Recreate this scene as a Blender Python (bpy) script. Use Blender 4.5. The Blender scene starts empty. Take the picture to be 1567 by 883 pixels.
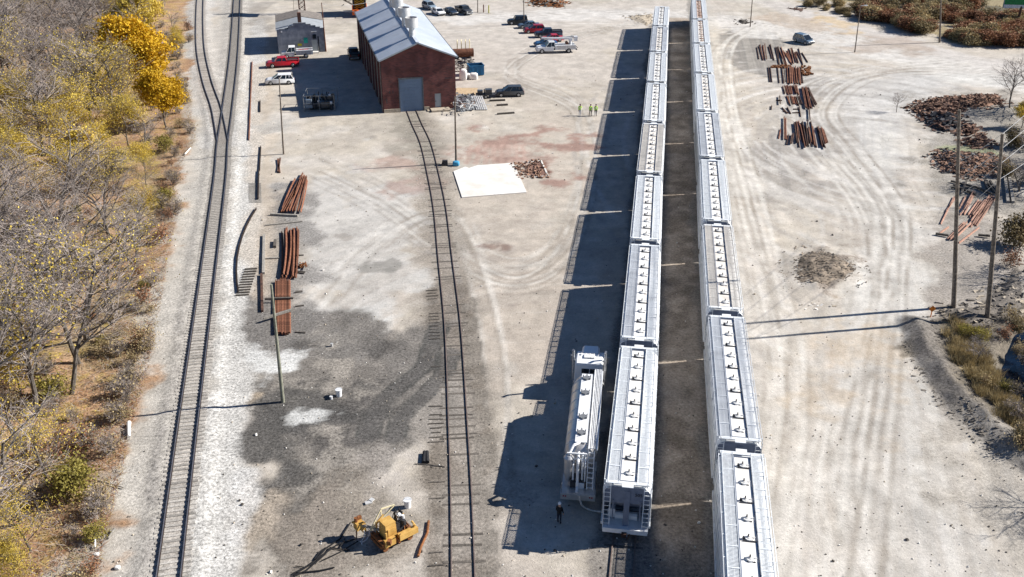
import bpy, math, random
import numpy as np
from mathutils import Vector, Matrix, Euler
random.seed(7)
R = math.radians
scene = bpy.context.scene
col = scene.collection

# ------------------------------------------------------------------ camera, sky, sun, exposure
FPX, PITCH, CAMH = 1488.0, R(27.0), 45.0
cam_data = bpy.data.cameras.new('camera')
cam = bpy.data.objects.new('camera', cam_data); col.objects.link(cam)
cam.location = (0, 0, CAMH); cam.rotation_euler = (R(90) - PITCH, 0, 0)
cam_data.sensor_width = 36; cam_data.lens = FPX / 1567 * 36
cam_data.clip_end = 5000; cam_data.clip_start = 0.5
scene.camera = cam
SUN_EL, SUN_AZ = R(33.5), R(10.0)          # azimuth measured from +X towards +Y
world = bpy.data.worlds.new('World'); scene.world = world; world.use_nodes = True
wn = world.node_tree.nodes; wl = world.node_tree.links
sky = wn.new('ShaderNodeTexSky'); sky.sky_type = 'NISHITA'; sky.sun_disc = False
sky.sun_elevation = SUN_EL; sky.sun_rotation = R(90) - SUN_AZ
sky.air_density = 0.9; sky.dust_density = 0.1; sky.ozone_density = 7.0
wl.new(sky.outputs[0], wn['Background'].inputs[0]); wn['Background'].inputs[1].default_value = 0.05
sun_data = bpy.data.lights.new('sun', 'SUN'); sun_data.energy = 5.0; sun_data.angle = R(0.5)
sun_data.color = (1.0, 0.955, 0.89)
sun = bpy.data.objects.new('sun', sun_data); col.objects.link(sun)
sd = Vector((math.cos(SUN_EL) * math.cos(SUN_AZ), math.cos(SUN_EL) * math.sin(SUN_AZ), math.sin(SUN_EL)))
sun.rotation_euler = sd.to_track_quat('Z', 'Y').to_euler(); sun.location = sd * 200
vs = scene.view_settings
vs.view_transform = 'Standard'; vs.look = 'None'; vs.gamma = 1.0; vs.use_curve_mapping = False
vs.exposure = 0.82

# ------------------------------------------------------------------ helpers
_c, _s = math.cos(PITCH), math.sin(PITCH)
def G(x, y, h=0.0):                        # photo pixel -> world point at height h
    a = x - 783.5; b = y - 441.5
    dy = FPX * _c - b * _s; dz = -FPX * _s - b * _c
    t = (CAMH - h) / (-dz)
    return Vector((a * t, dy * t, h))
def P(X, Y, Z):
    z = Y * _c + (CAMH - Z) * _s; up = Y * _s - (CAMH - Z) * _c
    return (783.5 + FPX * X / z, 441.5 - FPX * up / z)
def top_of(base, tx, ty):                  # point above the base (same Y) that shows at pixel tx, ty
    lo, hi = 0.0, 44.0
    for _ in range(50):
        m = (lo + hi) / 2
        if P(base.x, base.y, m)[1] > ty: lo = m
        else: hi = m
    z = base.y * _c + (CAMH - lo) * _s
    return Vector(((tx - 783.5) * z / FPX, base.y, lo))

class MB:
    def __init__(s): s.v = []; s.f = []; s.m = []
    def add(s, vs_, fs, mi=0):
        n = len(s.v); s.v += [tuple(p) for p in vs_]
        s.f += [tuple(i + n for i in f) for f in fs]; s.m += [mi] * len(fs)
    def box(s, c, d, mi=0, rot=None, taper=None):
        hx, hy, hz = d[0] / 2, d[1] / 2, d[2] / 2
        pts = []
        for z in (-1, 1):
            k = (taper if (taper and z > 0) else (1, 1))
            for (x, y) in ((-1, -1), (1, -1), (1, 1), (-1, 1)):
                pts.append(Vector((x * hx * k[0], y * hy * k[1], z * hz)))
        if rot is not None:
            M = rot if isinstance(rot, Matrix) else Matrix.Rotation(rot, 3, 'Z')
            pts = [M @ p for p in pts]
        c = Vector(c)
        s.add([p + c for p in pts], [(3, 2, 1, 0), (4, 5, 6, 7), (0, 1, 5, 4), (1, 2, 6, 5), (2, 3, 7, 6), (3, 0, 4, 7)], mi)
    def beam(s, a, b, w, h, mi=0, roll=0):   # box from a to b
        a = Vector(a); b = Vector(b); d = b - a; L = d.length
        if L < 1e-5: return
        M = d.to_track_quat('X', 'Z').to_matrix()
        if roll: M = M @ Matrix.Rotation(roll, 3, 'X')
        s.box((a + b) / 2, (L, w, h), mi, M)
    def tube(s, a, b, r0, r1=None, n=8, mi=0, cap=True):
        r1 = r0 if r1 is None else r1
        a = Vector(a); b = Vector(b); d = b - a
        if d.length < 1e-6: return
        M = d.to_track_quat('Z', 'Y').to_matrix()
        ring = [M @ Vector((math.cos(2 * math.pi * i / n), math.sin(2 * math.pi * i / n), 0)) for i in range(n)]
        pts = [a + p * r0 for p in ring] + [b + p * r1 for p in ring]
        fs = [(i, (i + 1) % n, n + (i + 1) % n, n + i) for i in range(n)]
        if cap: fs += [tuple(range(n - 1, -1, -1)), tuple(range(n, 2 * n))]
        s.add(pts, fs, mi)
    def path(s, pts, r, n=6, mi=0):
        pts = [Vector(p) for p in pts]
        for a, b in zip(pts, pts[1:]): s.tube(a, b, r, r, n, mi)
    def loft(s, rings, mi=0, cap=True, closed=True):
        n = len(rings[0]); base = [p for r in rings for p in r]; fs = []
        for k in range(len(rings) - 1):
            for i in range(n if closed else n - 1):
                j = (i + 1) % n
                fs.append((k * n + i, k * n + j, (k + 1) * n + j, (k + 1) * n + i))
        if cap and closed:
            fs.append(tuple(range(n - 1, -1, -1))); fs.append(tuple((len(rings) - 1) * n + i for i in range(n)))
        s.add(base, fs, mi)
    def build(s, name, mats, parent=None, smooth=False):
        me = bpy.data.meshes.new(name); me.from_pydata(s.v, [], s.f)
        if not isinstance(mats, (list, tuple)): mats = [mats]
        for m in mats: me.materials.append(m)
        if len(mats) > 1: me.polygons.foreach_set('material_index', s.m)
        if smooth:
            me.polygons.foreach_set('use_smooth', [True] * len(s.f))
            try: me.set_sharp_from_angle(angle=R(40))
            except Exception: pass
        me.update()
        o = bpy.data.objects.new(name, me); col.objects.link(o)
        if parent is not None: o.parent = parent
        return o
def fixn(o):                                # consistent outward normals
    import bmesh
    b = bmesh.new(); b.from_mesh(o.data); bmesh.ops.recalc_face_normals(b, faces=b.faces); b.to_mesh(o.data); b.free()
    return o
def tag(o, label=None, cat=None, group=None, kind=None):
    if label: o['label'] = label
    if cat: o['category'] = cat
    if group: o['group'] = group
    if kind: o['kind'] = kind
    return o
def thing(name, loc, rz=0, label=None, cat=None, group=None):
    o = bpy.data.objects.new(name, None); col.objects.link(o); o.empty_display_size = 0.3
    o.location = loc; o.rotation_euler = (0, 0, rz)
    return tag(o, label, cat, group)
def copy_tree(root, loc=None, rz=None, label=None, group=None, scale=None):
    r = root.copy(); col.objects.link(r)
    if loc is not None: r.location = loc
    if rz is not None: r.rotation_euler = (0, 0, rz)
    if scale is not None: r.scale = scale if hasattr(scale, '__len__') else (scale,) * 3
    if label: r['label'] = label
    if group: r['group'] = group
    for ch in list(root.children):
        c = ch.copy(); col.objects.link(c); c.parent = r
        for g in list(ch.children):
            d = g.copy(); col.objects.link(d); d.parent = c
    return r

# ------------------------------------------------------------------ materials
MATS = {}
def mat(name, base, rough=0.8, metal=0.0, var=0.25, scale=6.0, second=None, sfac=0.5, bump=0.0, rnd=0.0, spec=0.3, coord='Object', trans=None, stain=None):
    m = bpy.data.materials.new(name); m.use_nodes = True; MATS[name] = m
    nt = m.node_tree; N = nt.nodes; L = nt.links; b = N['Principled BSDF']
    b.inputs['Roughness'].default_value = rough; b.inputs['Metallic'].default_value = metal
    b.inputs['Specular IOR Level'].default_value = spec
    tc = N.new('ShaderNodeTexCoord'); nz = N.new('ShaderNodeTexNoise'); nz.inputs['Scale'].default_value = scale
    nz.inputs['Detail'].default_value = 6; nz.inputs['Roughness'].default_value = 0.65
    L.new(tc.outputs[coord], nz.inputs['Vector'])
    rp = N.new('ShaderNodeValToRGB'); rp.color_ramp.elements[0].position = 0.5 - sfac / 2 * .5; rp.color_ramp.elements[1].position = 0.5 + sfac / 2 * .5
    lo = [max(0, c * (1 - var)) for c in base]; hi = [min(1, c * (1 + var)) for c in base]
    if second: hi = list(second)
    rp.color_ramp.elements[0].color = (*lo, 1); rp.color_ramp.elements[1].color = (*hi, 1)
    L.new(nz.outputs['Fac'], rp.inputs['Fac']); out = rp.outputs['Color']
    if rnd:
        oi = N.new('ShaderNodeObjectInfo'); mr = N.new('ShaderNodeMapRange'); L.new(oi.outputs['Random'], mr.inputs[0])
        mr.inputs[3].default_value = 1 - rnd; mr.inputs[4].default_value = 1 + rnd
        mx = N.new('ShaderNodeVectorMath'); mx.operation = 'SCALE'; L.new(out, mx.inputs[0]); L.new(mr.outputs[0], mx.inputs['Scale']); out = mx.outputs[0]
    if stain:
        sc_, th_, am_, cc_ = stain
        n3 = N.new('ShaderNodeTexNoise'); n3.inputs['Scale'].default_value = sc_; n3.inputs['Detail'].default_value = 8; n3.inputs['Roughness'].default_value = .75
        oi2 = N.new('ShaderNodeObjectInfo'); av = N.new('ShaderNodeVectorMath'); av.operation = 'ADD'; L.new(tc.outputs[coord], av.inputs[0]); cx_ = N.new('ShaderNodeVectorMath'); cx_.operation = 'SCALE'; cx_.inputs[0].default_value = (37, 11, 5); L.new(oi2.outputs['Random'], cx_.inputs['Scale']); L.new(cx_.outputs[0], av.inputs[1]); L.new(av.outputs[0], n3.inputs['Vector'])
        m3 = N.new('ShaderNodeMapRange'); m3.inputs[1].default_value = th_; m3.inputs[2].default_value = th_ + .09; m3.inputs[4].default_value = am_; L.new(n3.outputs['Fac'], m3.inputs[0])
        mc = N.new('ShaderNodeMix'); mc.data_type = 'RGBA'; mc.inputs[7].default_value = (*cc_, 1); L.new(m3.outputs[0], mc.inputs[0]); L.new(out, mc.inputs[6]); out = mc.outputs[2]
    L.new(out, b.inputs['Base Color'])
    if bump:
        n2 = N.new('ShaderNodeTexNoise'); n2.inputs['Scale'].default_value = scale * 3; n2.inputs['Detail'].default_value = 4
        L.new(tc.outputs[coord], n2.inputs['Vector'])
        bp = N.new('ShaderNodeBump'); bp.inputs['Strength'].default_value = bump; bp.inputs['Distance'].default_value = 0.05
        L.new(n2.outputs['Fac'], bp.inputs['Height']); L.new(bp.outputs[0], b.inputs['Normal'])
    if trans:
        tb = N.new('ShaderNodeBsdfTranslucent'); L.new(out, tb.inputs['Color']); ms = N.new('ShaderNodeMixShader'); ms.inputs[0].default_value = trans
        L.new(b.outputs[0], ms.inputs[1]); L.new(tb.outputs[0], ms.inputs[2]); L.new(ms.outputs[0], N['Material Output'].inputs[0])
    return m
mat('scrap_brown', (0.16, 0.09, 0.062), .9, 0, .4, 2, (0.38, 0.23, 0.16), .7)
mat('rust_pink', (0.32, 0.17, 0.125), .85, 0, .25, 2, (0.46, 0.28, 0.21), .7, rnd=.2)
mat('mound_earth', (0.14, 0.115, 0.09), .95, 0, .4, .8, (0.32, 0.26, 0.20), .6)
mat('bank_earth', (0.13, 0.115, 0.10), .95, 0, .4, 1.5, (0.27, 0.24, 0.20), .7)
mat('slab_stained', (0.66, 0.62, 0.56), .85, 0, .06, .3, (0.78, 0.76, 0.72), .6, stain=(.3, .60, .8, (.40, .32, .26)))
mat('rust', (0.16, 0.065, 0.04), .85, 0, .4, 3, (0.30, 0.13, 0.075), .6, rnd=.35)
mat('rust_dark', (0.06, 0.035, 0.028), .9, 0, .4, 3, (0.13, 0.07, 0.05), .6, rnd=.3)
mat('rail_side', (0.035, 0.024, 0.02), .8, .3, .4, 3)
mat('rail_top', (0.42, 0.40, 0.40), .35, .8, .15, 3)
mat('rail_dull', (0.22, 0.17, 0.15), .6, .4, .25, 3)
mat('tie_wood', (0.30, 0.28, 0.25), .95, 0, .35, 9, (0.50, 0.47, 0.43), .7, rnd=.3)
mat('tie_dark', (0.08, 0.07, 0.06), .95, 0, .35, 9, (0.17, 0.15, 0.13), .7, rnd=.3)
mat('pole_wood', (0.12, 0.095, 0.075), .9, 0, .35, 4, (0.26, 0.22, 0.18), .7)
mat('pole_grey', (0.20, 0.20, 0.15), .9, 0, .3, 4, (0.32, 0.32, 0.25), .7)
mat('plank_grey', (0.28, 0.26, 0.23), .9, 0, .3, 6, rnd=.3)
mat('plank_new', (0.5, 0.38, 0.24), .9, 0, .25, 6, rnd=.15)
mat('wire', (0.45, 0.45, 0.45), .5, .5)
mat('hopper_side', (0.64, 0.65, 0.66), .5, 0, .1, 1.2, (0.76, 0.77, 0.77), .9, rnd=.08, spec=.5, stain=(.8, .56, .45, (.42, .38, .34)))
mat('hopper_roof', (0.56, 0.58, 0.60), .55, 0, .12, 1.5, (0.66, 0.68, 0.70), .9, rnd=.06)
mat('hopper_trough', (0.74, 0.72, 0.68), .6, 0, .1, .9, (0.84, 0.83, 0.80), .8, rnd=.06, stain=(1.2, .57, .5, (.45, .33, .24)))
mat('hopper_end', (0.14, 0.17, 0.24), .6, 0, .12, 2, (0.20, 0.23, 0.30), .9)  # shade on the car ends put into this darker, bluer colour
mat('grating', (0.72, 0.75, 0.77), .6, 0, .12, 5, rnd=.06, stain=(.5, .56, .4, (.45, .44, .42)))
mat('dark_steel', (0.05, 0.05, 0.055), .6, .3, .3, 5)
mat('grey_steel', (0.25, 0.26, 0.27), .5, .4, .2, 5)
mat('white_steel', (0.75, 0.76, 0.77), .35, 0, .05, 2, spec=.6)
mat('tank_alu', (0.62, 0.60, 0.58), .3, .6, .1, 1.5, (0.72, 0.71, 0.69), .8)
mat('rubber', (0.02, 0.02, 0.022), .85)
mat('rim', (0.45, 0.46, 0.47), .4, .6)
mat('glass_dark', (0.015, 0.02, 0.026), .08, 0, .1, spec=.8)
mat('hose_grey', (0.5, 0.48, 0.45), .7)
for n, c in {'red': (0.42, 0.012, 0.025), 'maroon': (0.28, 0.015, 0.03), 'white': (0.78, 0.79, 0.80), 'black': (0.018, 0.02, 0.022), 'navy': (0.02, 0.032, 0.055),
             'charcoal': (0.045, 0.05, 0.058), 'silver_blue': (0.20, 0.26, 0.32), 'steel_blue': (0.09, 0.14, 0.20), 'blue': (0.03, 0.10, 0.22)}.items():
    mat('paint_' + n, c, .3, 0, .04, 1, spec=.6)
mat('lamp_red', (0.4, .02, .02), .3); mat('lamp_clear', (0.7, .7, .68), .2)
mat('roof_metal', (0.50, 0.55, 0.62), .5, .15, .06, .25, (0.62, 0.66, 0.72), .9, stain=(.35, .56, .35, (.42, .42, .44)))
mat('roof_trim', (0.10, 0.11, 0.12), .6, 0)
mat('vent_metal', (0.60, 0.60, 0.59), .45, .2, .12, 1.5)
mat('door_blue', (0.17, 0.24, 0.34), .5, 0, .06, .6, stain=(.7, .55, .4, (.12, .15, .2)))
mat('door_grey', (0.36, 0.40, 0.42), .5, 0, .08, 1)
mat('stone', (0.42, 0.36, 0.28), .9, 0, .2, 3, bump=.3)
mat('slab', (0.66, 0.63, 0.58), .85, 0, .08, .5, (0.72, 0.70, 0.66), .8, bump=.1)
mat('shingle', (0.17, 0.15, 0.14), .9, 0, .25, 2, (0.26, .23, .20), .8)
mat('sheet_grey', (0.30, 0.32, 0.34), .7, 0, .12, 1.2)
mat('block_wall', (0.17, 0.20, 0.27), .9, 0, .3, .9, (0.34, 0.37, 0.43), .8)
mat('graffiti_green', (0.02, 0.30, 0.26), .8); mat('graffiti_yellow', (0.42, 0.40, 0.03), .8)
mat('crane_orange', (0.52, 0.10, 0.02), .6, 0, .3, 1.5); mat('lattice_brown', (0.14, 0.07, 0.05), .8)
mat('mach_yellow', (0.50, 0.27, 0.06), .6, 0, .2, 1.2, (0.66, .42, .13), .7)
mat('mach_rust', (0.20, 0.08, 0.03), .85, 0, .4, 5)
mat('pale_yellow', (0.70, 0.62, 0.40), .7)
mat('dumpster_blue', (0.02, 0.12, 0.25), .6, 0, .2, 2)
mat('bag_white', (0.72, 0.70, 0.67), .8, 0, .12, 2); mat('bag_blue', (0.06, 0.30, 0.50), .7, 0, .2, 4)
mat('hiviz', (0.45, 0.85, 0.03), .7); mat('skin', (0.45, 0.27, 0.19), .6); mat('trouser', (0.02, 0.025, 0.04), .9); mat('jeans_light', (0.35, 0.38, 0.45), .9)
mat('jacket_black', (0.012, 0.012, 0.014), .9); mat('hardhat', (0.8, 0.8, 0.78), .4); mat('hair', (0.03, .02, .015), .9)
mat('bark', (0.10, 0.085, 0.07), .95, 0, .3, 2, (0.20, 0.175, 0.15), .7, rnd=.25)
mat('twig', (0.25, 0.21, 0.19), .9, 0, .3, 1.5, (0.40, 0.345, 0.315), .7, rnd=.25)
mat('twig_brown', (0.22, 0.14, 0.09), .9, 0, .3, 1.5, rnd=.25)
mat('leaf_yellow', (0.56, 0.40, 0.05), .7, 0, .35, 1.3, (0.76, 0.58, 0.11), .7, rnd=.15, trans=.3)
mat('leaf_gold', (0.62, 0.36, 0.012), .7, 0, .35, 1.1, (0.80, 0.52, 0.03), .7, rnd=.12, trans=.3)
mat('leaf_olive', (0.24, 0.21, 0.045), .7, 0, .35, 1.3, (0.44, 0.37, 0.08), .7, rnd=.2, trans=.3)
mat('leaf_russet', (0.24, 0.10, 0.05), .8, 0, .35, 1.3, (0.34, 0.17, 0.09), .7, rnd=.2, trans=.2)
mat('leaf_tan', (0.36, 0.27, 0.13), .8, 0, .3, 1.3, (0.48, 0.38, 0.20), .7, rnd=.2, trans=.2)
mat('orange_sign', (0.75, 0.22, 0.03), .5); mat('hazard_red', (0.7, .08, .02), .5)
mat('sign_green', (0.03, 0.25, 0.08), .5); mat('sign_white', (0.8, .8, .8), .5)
M = MATS

# brick with real courses
def brick_mat():
    m = bpy.data.materials.new('brick_red'); m.use_nodes = True; nt = m.node_tree; N = nt.nodes; L = nt.links; b = N['Principled BSDF']
    b.inputs['Roughness'].default_value = .9
    tc = N.new('ShaderNodeTexCoord'); mp = N.new('ShaderNodeVectorMath'); mp.operation = 'MULTIPLY'; mp.inputs[1].default_value = (1, 1, 1)
    sx = N.new('ShaderNodeSeparateXYZ'); L.new(tc.outputs['Object'], sx.inputs[0])
    ad = N.new('ShaderNodeMath'); ad.operation = 'ADD'; L.new(sx.outputs[0], ad.inputs[0]); L.new(sx.outputs[1], ad.inputs[1])
    cb = N.new('ShaderNodeCombineXYZ'); L.new(ad.outputs[0], cb.inputs[0]); L.new(sx.outputs[2], cb.inputs[1])
    br = N.new('ShaderNodeTexBrick'); L.new(cb.outputs[0], br.inputs['Vector'])
    br.inputs['Scale'].default_value = 1.0; br.inputs['Brick Width'].default_value = .45; br.inputs['Row Height'].default_value = .16
    br.inputs['Mortar Size'].default_value = .014
    br.inputs['Color1'].default_value = (0.17, 0.05, 0.042, 1); br.inputs['Color2'].default_value = (0.085, 0.030, 0.030, 1); br.inputs['Mortar'].default_value = (.16, .09, .08, 1)
    nz = N.new('ShaderNodeTexNoise'); nz.inputs['Scale'].default_value = .7; nz.inputs['Detail'].default_value = 8; L.new(tc.outputs['Object'], nz.inputs['Vector'])
    mr = N.new('ShaderNodeMapRange'); mr.inputs[1].default_value = .3; mr.inputs[2].default_value = .7; mr.inputs[3].default_value = .65; mr.inputs[4].default_value = 1.35; L.new(nz.outputs['Fac'], mr.inputs[0])
    mx = N.new('ShaderNodeVectorMath'); mx.operation = 'SCALE'; L.new(br.outputs['Color'], mx.inputs[0]); L.new(mr.outputs[0], mx.inputs['Scale'])
    L.new(mx.outputs[0], b.inputs['Base Color']); M['brick_red'] = m
brick_mat()

def ground_material():
    m = bpy.data.materials.new('ground_mix'); m.use_nodes = True; nt = m.node_tree; N = nt.nodes; L = nt.links; b = N['Principled BSDF']
    b.inputs['Roughness'].default_value = .95; b.inputs['Specular IOR Level'].default_value = .15
    at = N.new('ShaderNodeAttribute'); at.attribute_name = 'soil'      # rgb = soil colour, alpha = stoniness
    tc = N.new('ShaderNodeTexCoord')
    def noise(sc, det=5, ro=.6):
        n = N.new('ShaderNodeTexNoise'); n.inputs['Scale'].default_value = sc; n.inputs['Detail'].default_value = det; n.inputs['Roughness'].default_value = ro
        L.new(tc.outputs['Object'], n.inputs['Vector']); return n.outputs['Fac']
    def rng(v, a, b_, c, d):
        r = N.new('ShaderNodeMapRange'); L.new(v, r.inputs[0])
        for i, q in enumerate((a, b_, c, d)):
            if isinstance(q, (int, float)): r.inputs[i + 1].default_value = q
            else: L.new(q, r.inputs[i + 1])
        return r.outputs[0]
    def mul(a, b_):
        r = N.new('ShaderNodeMath'); r.operation = 'MULTIPLY'
        for i, q in enumerate((a, b_)):
            if isinstance(q, (int, float)): r.inputs[i].default_value = q
            else: L.new(q, r.inputs[i])
        return r.outputs[0]
    big = rng(noise(.35, 8, .75), .3, .7, .86, 1.14)
    mid = rng(noise(1.6, 8, .8), .3, .7, .86, 1.13)
    lo = rng(at.outputs['Alpha'], 0, 1, .90, .3); hi = rng(at.outputs['Alpha'], 0, 1, 1.09, 1.7)
    fine = rng(noise(4.2, 4, .8), .33, .67, lo, hi)
    tot = mul(mul(big, mid), fine)
    vo = N.new('ShaderNodeTexVoronoi'); vo.inputs['Scale'].default_value = 2.2; L.new(tc.outputs['Object'], vo.inputs['Vector'])
    peb = rng(vo.outputs['Distance'], .07, .10, .55, 1.0)               # scattered dark pebbles
    st1 = rng(noise(.8, 10, .78), .57, .63, 1.0, .84); st2 = rng(noise(.23, 10, .75), .55, .60, 1.0, .90)
    v2 = N.new('ShaderNodeTexVoronoi'); v2.inputs['Scale'].default_value = 2.9; L.new(tc.outputs['Object'], v2.inputs['Vector'])
    wh = rng(v2.outputs['Distance'], .07, .10, 1.35, 1.0)
    tot = mul(mul(mul(tot, peb), mul(st1, st2)), wh)
    mx = N.new('ShaderNodeVectorMath'); mx.operation = 'SCALE'; L.new(at.outputs['Color'], mx.inputs[0]); L.new(tot, mx.inputs['Scale'])
    L.new(mx.outputs[0], b.inputs['Base Color'])
    bp = N.new('ShaderNodeBump'); bp.inputs['Strength'].default_value = .6; bp.inputs['Distance'].default_value = .08
    L.new(noise(6, 6, .7), bp.inputs['Height']); L.new(bp.outputs[0], b.inputs['Normal'])
    return m

# ------------------------------------------------------------------ ground sheet
rs = np.random.RandomState(3)
_lat = rs.rand(512, 512)
def vnoise(x, y, sc, off=0):
    x = x / sc + 37.1 + off; y = y / sc + 91.7 + off * 1.7
    xi = np.floor(x).astype(int); yi = np.floor(y).astype(int); fx = x - xi; fy = y - yi
    fx = fx * fx * (3 - 2 * fx); fy = fy * fy * (3 - 2 * fy)
    g = lambda a, b: _lat[a % 512, b % 512]
    return (g(xi, yi) * (1 - fx) + g(xi + 1, yi) * fx) * (1 - fy) + (g(xi, yi + 1) * (1 - fx) + g(xi + 1, yi + 1) * fx) * fy
def fbm(x, y, sc, o=4, off=0):
    t = 0; a = .5; w = 0
    for i in range(o): t = t + a * vnoise(x, y, sc / 2 ** i, off + i * 13); w += a; a *= .6
    return t / w
def ramp(a, lo, hi): return np.clip((a - lo) / (hi - lo), 0, 1)
def pts_of(px): return np.array([G(x, y).to_tuple()[:2] for x, y in px])
def seg_dist(X, Y, pl, closed=False):
    d = np.full(X.shape, 1e9); n = len(pl)
    for i in range(n if closed else n - 1):
        a = pl[i]; b = pl[(i + 1) % n]; v = b - a; L2 = (v ** 2).sum() + 1e-9
        t = np.clip(((X - a[0]) * v[0] + (Y - a[1]) * v[1]) / L2, 0, 1)
        d = np.minimum(d, np.hypot(X - a[0] - t * v[0], Y - a[1] - t * v[1]))
    return d
def inside(X, Y, pl):
    r = np.zeros(X.shape, bool); n = len(pl)
    for i in range(n):
        x0, y0 = pl[i]; x1, y1 = pl[(i + 1) % n]
        c = ((y0 > Y) != (y1 > Y)) & (X < (x1 - x0) * (Y - y0) / (y1 - y0 + 1e-12) + x0)
        r ^= c
    return r
def sdist(X, Y, px):
    pl = pts_of(px); d = seg_dist(X, Y, pl, True); return np.where(inside(X, Y, pl), -d, d)

FOREST_EDGE = [(292, -60), (288, 60), (285, 190), (292, 215), (262, 262), (262, 330), (245, 400), (232, 470), (215, 560), (190, 640), (172, 720), (150, 800), (128, 883), (110, 960)]
def smooth_path(px, n=14):                 # Catmull-Rom through the unprojected points
    p = [G(x, y) for x, y in px]; p = [p[0] * 2 - p[1]] + p + [p[-1] * 2 - p[-2]]; out = []
    for i in range(1, len(p) - 2):
        for k in range(n):
            t = k / n; a, b, c_, d = p[i - 1], p[i], p[i + 1], p[i + 2]
            out.append(0.5 * ((2 * b) + (c_ - a) * t + (2 * a - 5 * b + 4 * c_ - d) * t * t + (3 * b - a - 3 * c_ + d) * t ** 3))
    out.append(p[-2]); return out
TA = smooth_path([(240, 1040), (259.5, 883), (287.5, 660), (315, 450), (336.5, 280), (341, 221), (348, 170), (358, 85), (363, 0), (366, -60)])
TB = smooth_path([(341.2, 218), (336, 190), (330, 163), (317, 125), (307.5, 80), (305.5, 40), (306.5, 0), (310, -50)])
TC = smooth_path([(713, 1040), (709, 883), (706, 763), (701, 650), (693, 500), (682, 400), (673, 318), (662, 262), (651.5, 220), (638, 190), (629, 168)])
JL = [(7.5, 50.3), (10.5, 69.4), (13.5, 89.7), (16.4, 109.4), (19.6, 129.9), (22.7, 150.7), (25.7, 170.8), (28.9, 192), (32.0, 211.9)]
JR = [(12.6, 34.8), (15.9, 55.2), (18.7, 74.7), (21.7, 94.7), (24.9, 115.0), (27.9, 135.0), (31.2, 156.3), (34.4, 177.2), (37.7, 198.3), (41.0, 219.4)]
def even(path, L):                         # resample a train path at equal car lengths
    p = [Vector((a, b, 0)) for a, b in path]; p = [p[0] - (p[1] - p[0]).normalized() * 25] + p + [p[-1] + (p[-1] - p[-2]).normalized() * 40]
    return p
TD = even(JL, 0); TD[-1] = TD[-2] + (TD[-1] - TD[-2]) * .05; TE = even(JR, 0)

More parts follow.
